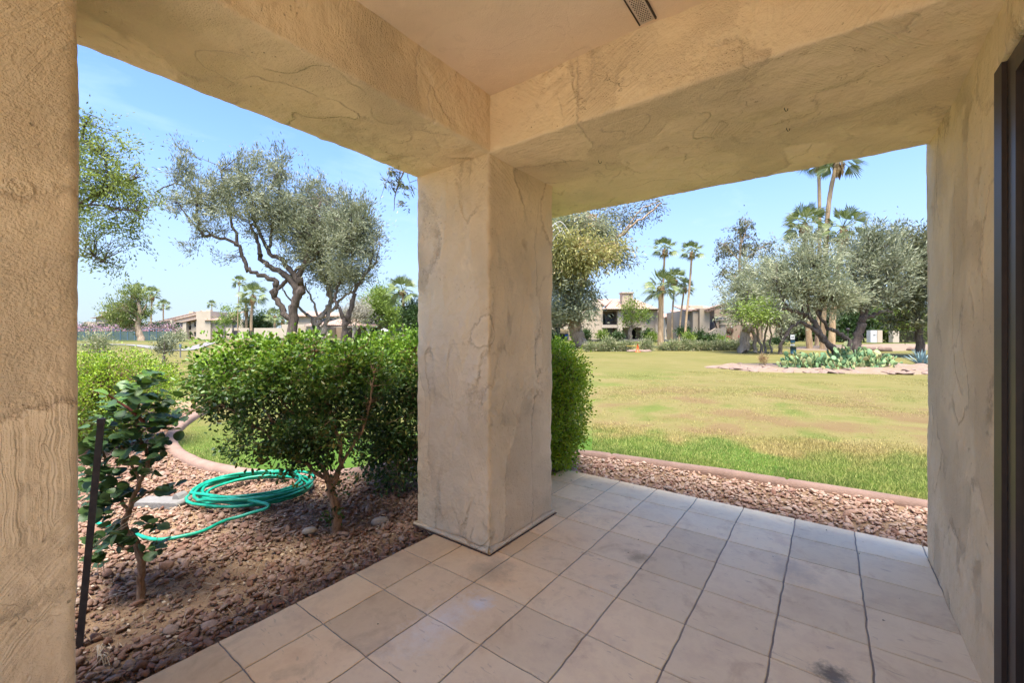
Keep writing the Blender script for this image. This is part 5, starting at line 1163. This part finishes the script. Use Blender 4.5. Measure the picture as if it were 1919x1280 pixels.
def flats_left():
    U = lambda x: 150+x/5.819; V = lambda y: 500+y/5.819
    h = House('apartment_block', 'long tan apartment block with stepped sloping roof lines beyond the left lawn', 340, 110, .5, 'apartment block')
    h.poly('gable_wall', M['stucco_far2'], [(U(740), V(585)), (U(1225), V(468)), (U(1290), V(490)), (U(1290), V(600)), (U(740), V(640))], 3.2, 9)
    h.poly('gable_wall', M['stucco_far2'], [(U(1000), V(580)), (U(1290), V(500)), (U(1290), V(640)), (U(1000), V(640))], .6, 3)
    h.wall('wall', M['stucco_far'], U(740), U(1290), V(600), V(790), [(U(780), U(925), V(605), V(660)), (U(1040), U(1130), V(605), V(660)), (U(1050), U(1145), V(715), V(765)), (U(1185), U(1212), V(600), V(690)), (U(1185), U(1212), V(712), V(785)), (U(1240), U(1283), V(600), V(655)), (U(1240), U(1283), V(710), V(762))], 0, .5)
    h.box('rear_wall', M['stucco_shade'], U(740), U(1290), V(598), V(790), 2.5, 9)
    for a, b, c, e in [(780, 925, 605, 660), (1040, 1130, 605, 660), (1050, 1145, 715, 765), (1240, 1283, 600, 655), (1240, 1283, 710, 762)]: h.window(U(a), U(b), V(c), V(e), .35)
    h.rail(U(1186), U(1211), V(650), V(689), .1, n=5); h.box('door', M['dark'], U(1187), U(1210), V(715), V(786), 2.3, 2.45)
    h.box('post', M['stucco_far2'], U(1145), U(1182), V(600), V(790), -.8, -.003); h.box('post', M['stucco_far2'], U(1010), U(1030), V(580), V(790), -.8, -.003)
    h.roof('roof', [[(U(735), V(590), 3.1), (U(1225), V(472), 3.1), (U(1215), V(458), 7), (U(735), V(575), 7)], [(U(905), V(600), .3), (U(1290), V(512), .3), (U(1290), V(492), 3), (U(905), V(580), 3)],
                    [(U(1128), V(606), -1), (U(1290), V(572), -1), (U(1290), V(556), 1), (U(1128), V(590), 1)], [(U(900), V(590), -.8), (U(1010), V(578), -.8), (U(1010), V(566), 1), (U(900), V(578), 1)]])
    h.box('tower', M['stucco_far2'], U(1285), U(1440), V(485), V(792), -.6, 6); h.box('chimney_cap', M['stucco_far2'], U(1340), U(1390), V(468), V(485), 1, 2)
    h.wall('wall', M['stucco_far'], U(1440), U(1770), V(580), V(792), [(U(1470), U(1528), V(570), V(632)), (U(1468), U(1530), V(705), V(790)), (U(1548), U(1612), V(705), V(785)), (U(1655), U(1735), V(600), V(668)), (U(1655), U(1730), V(700), V(775))], 0, .5)
    h.box('rear_wall', M['stucco_shade'], U(1441), U(1770), V(575), V(792), 2.5, 8)
    for a, b, c, e in [(1470, 1528, 570, 632), (1655, 1735, 600, 668), (1655, 1730, 700, 775)]: h.window(U(a), U(b), V(c), V(e), .35)
    h.box('door', M['dark'], U(1475), U(1525), V(708), V(788), 2.2, 2.4)
    h.roof('roof', [[(U(1380), V(580), -1), (U(1660), V(580), -1), (U(1660), V(552), 2), (U(1380), V(552), 2)], [(U(1650), V(520), 1), (U(1800), V(480), 1), (U(1780), V(445), 5), (U(1650), V(470), 5)]])
    h.box('chimney', M['stucco_far2'], U(1560), U(1640), V(490), V(580), 2.2, 4)
    h.box('chimney', M['stucco_far2'], U(895), U(945), V(462), V(530), 9.1, 10)
    h.roof('rear_roof', [[(U(780), V(545), 10), (U(950), V(505), 10), (U(950), V(490), 13), (U(780), V(520), 13)]])
    h.box('rear_block', M['stucco_far2'], U(780), U(950), V(530), V(780), 10.1, 13)
    g = House('apartment_block', 'smaller tan apartment block partly hidden behind the pine at far left', 185, 116, .5, 'apartment block')
    g.poly('gable_wall', M['stucco_far2'], [(U(150), V(555)), (U(270), V(525)), (U(420), V(580)), (U(420), V(605)), (U(150), V(605))], .6, 6)
    g.wall('wall', M['stucco_far'], U(40), U(460), V(600), V(720), [(U(185), U(290), V(618), V(668)), (U(350), U(410), V(605), V(660))], 0, .5)
    g.box('rear_wall', M['stucco_shade'], U(40), U(460), V(598), V(720), 2, 7); g.window(U(185), U(290), V(618), V(668), .35); g.window(U(350), U(410), V(605), V(660), .35)
    g.roof('roof', [[(U(130), V(560), -.5), (U(300), V(525), -.5), (U(290), V(512), 4), (U(130), V(545), 4)], [(U(290), V(605), -1), (U(400), V(580), -1), (U(400), V(568), 2), (U(290), V(590), 2)]])
    g.box('chimney', M['stucco_far2'], U(150), U(235), V(495), V(560), 2, 4); g.box('chimney_cap', M['stucco_far2'], U(145), U(242), V(485), V(495), 1.8, 4.2)
flats_left()
def pavilion():
    U = lambda x: 420+x/5.186; V = lambda y: 500+y/5.186
    h = House('pool_pavilion', 'low pavilion with red tiled hip roof and open sides behind the left trees', 650, 66, .5, 'pavilion')
    h.roof('roof', [[(U(1000), V(560), -2), (U(1530), V(575), -2), (U(1380), V(490), 3), (U(1100), V(480), 3)], [(U(1530), V(575), -2), (U(1530), V(570), 7), (U(1380), V(490), 3)], [(U(780), V(565), 0), (U(1010), V(560), 0), (U(1000), V(525), 3), (U(800), V(535), 3)]], .15)
    h.box('fascia', M['bronze2'], U(1000), U(1530), V(572), V(584), -1.95, -1.8)
    for a, b in [(1285, 1307), (1415, 1445), (1000, 1030)]: h.box('post', M['stucco_far2'], U(a), U(b), V(584), V(685), -1.6, -1.2)
    h.box('rear_wall', M['stucco_shade'], U(1010), U(1500), V(584), V(690), 3, 6); h.box('wall', M['stucco_far'], U(700), U(1000), V(580), V(690), .5, 5)
    h.window(U(1310), U(1400), V(600), V(680), 2.9, frame='bronze', mull=2)
    h2 = House('upper_house', 'tan house with a small square upper window rising behind the pavilion roof', 630, 80, .5)
    h2.box('wall', M['stucco_far2'], U(700), U(1210), V(470), V(690), 0, 6); h2.roof('roof', [[(U(690), V(478), -.6), (U(1220), V(478), -.6), (U(1180), V(440), 4), (U(720), V(420), 4)]]); h2.window(U(960), U(1060), V(500), V(530), -.05); h2.window(U(1070), U(1130), V(495), V(520), -.05)
    # pale screen wall with iron panels, and umbrella
    w = House('screen_wall', 'long pale low wall with iron panels beyond the left hedge', 560, 72, .5, 'wall')
    for a, b in [(20, 75), (140, 240), (290, 560), (560, 780)]: w.box('wall_panel', M['stucco_far2'], U(a), U(b), V(595 if a < 500 else 560), V(692), 0, .3)
    for a, b in [(75, 140), (240, 290)]: w.rail(U(a), U(b), V(620), V(690), .15, n=10)
    w2 = House('iron_fence', 'dark iron fence panel between the pavilion and the slender palm', 735, 60, .5, 'fence')
    w2.rail(U(1540), U(1720), V(600), V(690), 0, n=26); w2.box('post', M['stucco_far2'], U(1510), U(1540), V(640), V(690), -.1, .2)
    u = House('parasol', 'small white open parasol beside the pavilion', 720, 58, .5, 'parasol')
    x0, z = u.xz(U(1505), V(622)); x1, _ = u.xz(U(1605), V(622)); _, zt = u.xz(0, V(597)); n = 10; r = (x1-x0)/2; cx = (x0+x1)/2
    Vv = [(cx, 0, zt)]+[(cx+r*math.cos(k*2*math.pi/n), r*math.sin(k*2*math.pi/n), z) for k in range(n)]+[(cx, 0, zt-.08)]+[(cx+r*math.cos(k*2*math.pi/n), r*math.sin(k*2*math.pi/n), z-.1) for k in range(n)]
    Fc = [(0, 1+k, 1+(k+1) % n) for k in range(n)]+[(n+1, n+2+(k+1) % n, n+2+k) for k in range(n)]+[(1+k, n+2+k, n+2+(k+1) % n, 1+(k+1) % n) for k in range(n)]
    MB().add(Vv, Fc).build('canopy', M['white'], u.root); MB().tube([(cx, 0, 0), (cx, 0, zt-.05)], .04, 6).build('pole', M['white'], u.root)
pavilion()

# ------------------------------------------------------------------ tennis court, oleanders, path
def court():
    h = House('court_fence', 'tall tennis court fence with green windscreen at far left', 240, 78, .52, 'fence')
    h.box('windscreen', M['windscreen'], 140, 322, 621, 641, 0, .05)
    m = MB()
    for k in range(14):
        u = 145+k*13.5; x, z0 = h.xz(u, 641); _, z1 = h.xz(u, 617); m.box(x-.05, x+.05, -.08, -.003, z0, z1)
    m.build('posts', M['bluepost'], h.root); h.box('top_rail', M['bluepost'], 140, 322, 616.6, 617.4, -.08, -.004)
    for i, (u, r) in enumerate([(155, 16), (180, 18), (208, 18), (232, 16), (278, 16), (300, 18), (322, 16)]):
        fr = Frame(u, 84); root = empty('oleander_bush', fr.loc, YAW, ['pink flowering oleander at the extreme left edge, behind the court fence', 'second pink oleander from the left behind the court fence', 'pink oleander left of the pine behind the court fence', 'pink oleander hidden partly by the pine crown', 'pink oleander just right of the pine trunk', 'pink oleander near the right end of the court fence', 'last pink oleander, at the right end of the court fence'][i], 'bush', 'pink oleanders behind the court fence')
        crown(fr, [(u, 628, 0, r, 12, 1.5), (u, 618, 0, r*.8, 6, 1.2)], 90, 24, .35, .06, .45, 0, root, M['leaf_dark'], 80+i, name='foliage')
        crown(fr, [(u, 617, -.6, r, 5, 1.2), (u, 627, -1.0, r, 9, .8)], 60, 16, .2, .09, .35, 0, root, M['flower_pink'], 90+i, name='flowers')
    fr = Frame(330, 62); root = empty('grey_bush', fr.loc, YAW, 'grey green bush at the right end of the tennis court', 'bush')
    crown(fr, [(328, 634, 0, 14, 9, 1.2)], 60, 30, .25, .04, .35, 0, root, M['leaf_bush'], 99, name='foliage')
    fr = Frame(180, 30); root = empty('grey_bush', fr.loc, YAW, 'loose grey green bush above the rounded hedge at far left', 'bush')
    crown(fr, [(180, 645, 0, 20, 18, .8)], 70, 26, .18, .025, .26, 0, root, M['leaf_bush'], 98, name='foliage')
court()
def path():
    pts = [W(150, 40, 0), W(250, 40, 0), W(330, 34, 0), W(380, 42, 0), W(420, 60, 0), W(470, 62, 0), W(620, 58, 0), W(800, 58, 0)]
    P = smoothpath(pts, 8); V = []; Fc = []
    for i, p in enumerate(P):
        t = (P[min(i+1, len(P)-1)]-P[max(i-1, 0)]).normalized(); n = Vector((-t.y, t.x, 0)); dd = p.length
        for s in (-.55, .55):
            q = p+n*s; V.append((q.x, q.y, float(-.06+.62*sstep(34, 62, math.hypot(q.x, q.y)))+.05))
    Fc = [(2*i, 2*i+1, 2*i+3, 2*i+2) for i in range(len(P)-1)]
    tag(meshobj('path', V, Fc, M['concrete']), kind='structure')
path()
def marker():
    fr = Frame(338, 27); r = empty('marker_post', fr.loc, YAW, 'slim blue topped marker post on the left lawn', 'post')
    MB().tube([(0, 0, -.05), (0, 0, .62)], .04, 8).build('post', M['concrete'], r); MB().box(-.06, .06, -.04, .04, .6, .85).build('cap', M['bluepost'], r)
marker()

# ------------------------------------------------------------------ bush row, cone, cactus bed
def bushrow():
    ORD = ['first', 'second', 'third', 'fourth', 'fifth', 'sixth', 'seventh', 'eighth', 'ninth', 'tenth', 'eleventh', 'twelfth', 'thirteenth', 'fourteenth', 'fifteenth', 'sixteenth', 'seventeenth']
    us = [1107, 1127, 1142, 1160, 1176, 1213, 1244, 1262, 1285, 1305, 1322, 1340, 1357, 1376, 1393, 1410, 1436]; protos = []
    for s in range(3):
        fr = Frame(1000, 37); root = empty('low_bush', fr.loc, YAW)
        crown(fr, [(1000, 652, 0, 9.5, 8, .45), (996, 648, 0, 7, 6, .35), (1004, 650, 0, 6, 8, .35)], 60, 26, .17, .024, .15, -.5, root, M['leaf_bush'], 110+s, name='foliage', out=.9)
        protos.append(root)
    used = set()
    for i, u in enumerate(us):
        k = i % 3; p = protos[k]
        if k in used:
            r = p.copy(); link(r)
            for ch in p.children: c = ch.copy(); link(c, r)
        else: r = p; used.add(k)
        r.location = W(u, 37.2, gz(37)); sc = [1, .85, 1.12, .95, 1.05][i % 5]; r.scale = (sc*1.05, sc, sc*(1.0+.12*((i*7) % 3-1))); r.rotation_euler = (0, 0, YAW+i*1.1)
        tag(r, '%s grey green low bush from the left in the row across the lawn' % ORD[i].capitalize(), 'bush', 'low bushes in the row across the lawn')
    # shrubs by the houses
    for i, (u, d, v, ru, rv, lm, lab) in enumerate([(1100, 58, 627, 8, 8, 'leaf_dark', 'spiky green shrub against the blank wall of the balcony house'), (1128, 58, 629, 9, 7, 'leaf_lime', 'light green shrub left of the curtained patio door'), (1158, 58, 630, 8, 6, 'leaf_dark', 'dark shrub under the balcony post'),
        (1212, 57, 629, 6, 8, 'leaf_dark', 'dark upright shrub right of the dark house doorway'), (1222, 56, 633, 8, 5, 'leaf_lime', 'low light shrub left of the stout palm trunk'), (1290, 52, 634, 7, 4, 'leaf_lime', 'flat bright green shrub at the foot of the slim palms'), (1311, 54, 630, 6, 7, 'leaf_dark', 'round dark clipped shrub beside the stair parapet'),
        (1331, 52, 637, 11, 6, 'leaf_dark', 'wide clipped green shrub in front of the stair parapet'), (1280, 55, 621, 10, 5, 'leaf_dark', 'cloud pruned dark shrub leaning on the slim palms'), (1575, 50, 632, 14, 8, 'leaf_dark', 'dark hedge left of the wide olive trunk'), (1350, 52, 640, 6, 6, 'leaf_lime', 'small bright shrub by the porch wall'),
        (176, 92, 636, 5, 5, 'leaf_lime', 'small green shrub at the foot of the far left flats'), (1455, 45, 644, 8, 4, 'leaf_dark', 'low dark shrub right of the thin clustered trunks'), (1036, 50, 632, 8, 9, 'leaf_dark', 'spiky shrub left of the thick tan trunk')]):
        fr = Frame(u, d); root = empty('garden_shrub', fr.loc, YAW, lab, 'shrub'); crown(fr, [(u, v, 0, ru, rv, .7)], 40, 26, .26, .045, .24, -.4, root, M[lm], 130+i, name='foliage')
        mb = MB(); mb.tube([fr.p(u, 646), fr.p(u, v)], .06, 6); mb.build('stem', M['bark_dark'], root)
bushrow()
def cone():
    fr = Frame(1195, 35.5); r = empty('traffic_cone', fr.loc, YAW, 'small orange red traffic cone standing by the bush row', 'cone')
    MB().box(-.2, .2, -.2, .2, 0, .04).build('base', M['cone'], r); MB().tube([(0, 0, .04), (0, 0, .3), (0, 0, .72)], [.15, .1, .03], 12).build('body', M['cone'], r, True)
    fr = Frame(1187, 36.5); r = empty('barrier', fr.loc, YAW, 'low yellow barrier board leaning beside the traffic cone', 'barrier')
    MB().box(-.62, .42, -.02, .02, .46, .52).build('board', M['yellow'], r)
    for sx in (-.6, .4): MB().tube([(sx, -.15, 0), (sx, 0, .5)], .02, 5).build('leg', M['black_metal'], r)
    rg = np.random.default_rng(3)
    for k in range(6):
        u = 1185+k*6+rg.uniform(-2, 2); V, Fq = ICO2; V = V*np.array([.45, .3, .16])*(1+.3*vnoise(V, 1.5, k))[:, None]
        o = meshobj('rock', V, Fq, M['flagstone']); o.location = W(u, 35.8+rg.uniform(0, .6), gz(36)+.05); o.rotation_euler = (0, 0, k)
        tag(o, 'flat pinkish rock on the ground around the traffic cone', 'rock', 'rocks around the traffic cone')
cone()
def waste_station():
    fr = Frame(1484, 29); r = empty('dog_waste_station', fr.loc, YAW, 'dog waste station: dark green bin on a post under a white sign', 'waste station')
    MB().tube([(0, 0, -.1), (0, 0, 1.45)], .03, 8).build('post', M['black_metal'], r)
    MB().tube([(0, -.14, .15), (0, -.14, .62)], [.16, .19], 14).build('bin', M['navy'], r, True)
    MB().box(-.14, .14, -.13, -.035, .88, 1.06).build('bag_box', M['navy'], r); s = MB().box(-.14, .14, -.07, -.035, 1.12, 1.44).build('sign', M['white'], r)
    m = MB(); m.prism([(-.08, 1.24), (.05, 1.24), (.05, 1.20), (.07, 1.20), (.07, 1.30), (.10, 1.33), (.06, 1.35), (.03, 1.29), (-.06, 1.29), (-.09, 1.33), (-.10, 1.32), (-.08, 1.28)], -.0735, -.0705)
    m.build('dog_symbol', M['dark'], s); MB().box(-.14, .14, -.075, -.035, .70, .80).build('lower_sign', M['white'], r)
waste_station()
def cactusbed():
    # raised stony bed
    rg = np.random.default_rng(12); c = W(1590, 17.6, -.06); n = 60; V = [(0, 0, .13)]; rings = [(.5, .12), (.85, .07), (1, -.03)]
    A, B = 6.2, 2.6
    for f, z in rings:
        for k in range(n):
            a = 2*math.pi*k/n; w = 1+.07*math.sin(3*a+1)+.04*math.sin(7*a); V.append((A*f*w*math.cos(a), B*f*w*math.sin(a), z))
    Fc = [(0, 1+k, 1+(k+1) % n) for k in range(n)]
    for q in range(2): Fc += [(1+q*n+k, 1+(q+1)*n+k, 1+(q+1)*n+(k+1) % n, 1+q*n+(k+1) % n) for k in range(n)]
    o = meshobj('stony_mound', V, Fc, M['redsoil'], None, True); o.location = c; o.rotation_euler = (0, 0, YAW); tag(o, kind='structure')
    RM = []
    for k in range(5):
        Vv, Fq = ICO2; p = Vv*(1+.28*vnoise(Vv, 1.2, 60+k))[:, None]
        for q in range(6):
            d = rg.normal(size=3); d /= np.linalg.norm(d); hh = rg.uniform(.55, .8); s = p@d; p = p-np.outer(np.maximum(s-hh, 0), d)
        o = meshobj('rock', p, Fq, M['flagstone']); RM.append(o.data); bpy.data.objects.remove(o)
    for k in range(190):
        a = rg.uniform(0, 2*np.pi) if k > 110 else rg.uniform(np.pi*.97, 2.03*np.pi); f = rg.uniform(.72, .99) if k <= 110 else rg.uniform(.3, .97); w = 1+.07*math.sin(3*a+1)+.04*math.sin(7*a)
        x, y = A*f*w*math.cos(a), B*f*w*math.sin(a)
        o = bpy.data.objects.new('rock', RM[k % 5]); link(o); o.location = c+RV*x+FV*y+Vector((0, 0, .13*(1-f)+.01)); s = rg.uniform(.11, .24); o.scale = (s*1.3, s, s*.45); o.rotation_euler = (rg.normal()*.15, rg.normal()*.15, rg.uniform(0, 6))
        tag(o, ['small', 'large'][int(s > .175)]+' flat pinkish rock '+['behind the right end of the cactus bed', 'behind the middle of the cactus bed', 'behind the left end of the cactus bed', 'at the left tip of the cactus bed by the dry bush', 'in front of the left part of the cactus bed', 'in front of the tallest prickly pear', 'in front of the right part of the cactus bed', 'at the right end of the cactus bed by the agave'][int(((a % (2*np.pi))/(2*np.pi))*8) % 8], 'rock', 'rocks edging the cactus bed')
    def cact(u, d, w, hgt, seed, label):
        r2 = random.Random(seed); fr = Frame(u, d, .02); root = empty('prickly_pear', fr.loc, YAW, label, 'cactus', 'prickly pears in the stony bed'); m = MB(); PV, PF = ico(3)
        def pad(base, az, el, s, roll):
            dirv = Vector((math.cos(az)*math.cos(el), math.sin(az)*math.cos(el), math.sin(el))); sd_ = dirv.cross(Vector((math.cos(roll), math.sin(roll), .2))).normalized(); nn = dirv.cross(sd_)
            cc = base+dirv*s*.92
            m.add([cc+dirv*(v[2]*s)+sd_*(v[0]*s*.72*(1-.18*(v[2] < 0)*abs(v[2])))+nn*(v[1]*s*.14) for v in PV.tolist()], PF.tolist()); return cc+dirv*s*.85
        for k in range(int(w*22)):
            x = r2.uniform(-w/2, w/2); b = Vector((x, r2.uniform(-.3, .3), -.03)); top = b; hh = hgt*(1-.55*abs(x)/(w/2)); z = 0; q = 0
            while top.z < hh-.15 and q < 9:
                s = r2.uniform(.08, .125); top = pad(top-Vector((0, 0, .03)), r2.uniform(0, 6.28), r2.uniform(.65, 1.5), s, r2.uniform(0, 6.28)); q += 1
        m.build('pads', M['cactus'], root, True)
    cact(1500, 16.6, 1.5, .72, 1, 'low prickly pear clump at the left end of the cactus bed')
    cact(1538, 16.3, 1.3, .68, 2, 'prickly pear clump in front of the leaning olive trunk')
    cact(1590, 17.0, 1.5, 1.15, 3, 'tallest prickly pear clump, beside the base of the leaning trunk')
    cact(1625, 16.6, 1.5, .85, 4, 'pale green prickly pear clump right of the tallest one')
    cact(1662, 18.4, 1.0, .55, 5, 'lowest prickly pear clump at the right end of the bed')
    cact(1565, 16.0, 1.0, .5, 6, 'sprawling low prickly pear at the front rocks of the bed')
    # agave
    fr = Frame(1728, 18.6); root = empty('agave', fr.loc, YAW, 'spiky blue grey agave beside the right wall edge', 'agave'); m = MB(); r2 = random.Random(5)
    for k in range(46):
        az = k*2.399; el = math.radians(20+65*((k*37 % 46)/46)); L = r2.uniform(.65, .85); dv = Vector((math.cos(az)*math.cos(el), math.sin(az)*math.cos(el), math.sin(el))); s = dv.cross(Vector((0, 0, 1))).normalized(); nn = s.cross(dv)
        P = [Vector((0, 0, .04)), dv*L*.35, dv*L*.7, dv*L]; wv = [.03, .045, .03, .002]; V = []
        for p, w in zip(P, wv): V += [p-s*w+nn*.008, p-nn*.008, p+s*w+nn*.008]
        m.add(V, [(3*i+j, 3*i+j+1, 3*i+j+4, 3*i+j+3) for i in range(3) for j in range(2)])
    m.build('leaves', M['agave'], root)
    fr = Frame(1430, 17.2); root = empty('dry_bush', fr.loc, YAW, 'small brown dry bush at the left tip of the stony bed', 'bush'); crown(fr, [(1430, 674, 0, 4, 6, .12)], 24, 20, .10, .008, .05, -.6, root, M['leaf_dead'], 200, name='foliage', out=.9)
cactusbed()
def right_bits():
    # berm of bare ground rising behind the cactus bed
    c = W(1690, 38, -.12); A, B, n = 13, 7, 48; V = [(0, 0, .75)]
    for f, z in ((.45, .62), (.75, .32), (1, -.05)):
        for k in range(n): a = 2*math.pi*k/n; V.append((A*f*math.cos(a), B*f*math.sin(a), z))
    Fc = [(0, 1+k, 1+(k+1) % n) for k in range(n)]
    for q in range(2): Fc += [(1+q*n+k, 1+(q+1)*n+k, 1+(q+1)*n+(k+1) % n, 1+q*n+(k+1) % n) for k in range(n)]
    o = meshobj('bare_mound', V, Fc, M['redsoil'], None, True); o.location = c; o.rotation_euler = (0, 0, YAW); tag(o, kind='structure')
    h = House('utility_cabinet', 'pale grey utility cabinet behind the cactus bed', 1642, 44, .5, 'cabinet'); h.box('cabinet', M['white'], 1631.5, 1643.5, 619, 642, 0, .5); h.box('wall_panel', M['stucco_far2'], 1644, 1653.5, 619, 642, -.02, .5); h.box('latch', M['dark'], 1637, 1639, 627.5, 628.5, -.02, 0)
    f = House('iron_gate_fence', 'rust brown iron fence with pale pillar behind the right end of the bed', 1700, 46, .5, 'fence'); f.box('pillar', M['stucco_far2'], 1670, 1682, 620, 642, -.2, .3); f.rail(1682.5, 1745, 621, 641, 0, mat='bronze2', n=26)
    l = House('garden_lamp', 'small black lantern on a short post behind the cactus bed', 1589, 40, None, 'lamp'); x, z = l.xz(1589, 615); MB().tube([(x, 0, 0), (x, 0, z-.25)], .04, 8).build('post', M['black_metal'], l.root); MB().ball((x, 0, z-.12), (.16, .16, .14), 8, 6).build('lantern', M['black_metal'], l.root, True)
    rg = np.random.default_rng(9)
    for k, (u, d, lab) in enumerate([(1658, 33, 'low dark stump like rock on the bare mound left of the agave'), (1712, 33, 'reddish boulder on the bare mound above the agave'), (1628, 34, 'small reddish boulder beside the wide olive trunk')]):
        Vv, Fq = ICO2; V = Vv*np.array([.45, .3, .3])*(1+.3*vnoise(Vv, 1.4, k+90))[:, None]; o = meshobj('boulder', V, Fq, M['flagstone']); o.location = W(u, d, .25); tag(o, lab, 'boulder', 'boulders on the bare mound')
    # far wood closing the horizon
    N = 26000; u = rng.uniform(-200, 2100, N); d = rng.uniform(170, 210, N); hmax = 4.5+3.0*(np.sin(u*.021)+np.sin(u*.057+1)*.6)*.6+rng.normal(0, .5, N); z = .5+rng.uniform(0, 1, N)**.8*np.clip(hmax, 2, 9)
    xc = (u-CX)/FPX*d; C = np.stack([RV.x*xc+FV.x*d, RV.y*xc+FV.y*d, z], -1); T = unit(rng.normal(size=(N, 3))); V, Fq = leaves_arrays(C, T, rng.uniform(.9, 1.7, N), np.full(N, .5), .3)
    tag(meshobj('distant_trees', V, Fq, M['leaf_far']), kind='stuff')
right_bits()
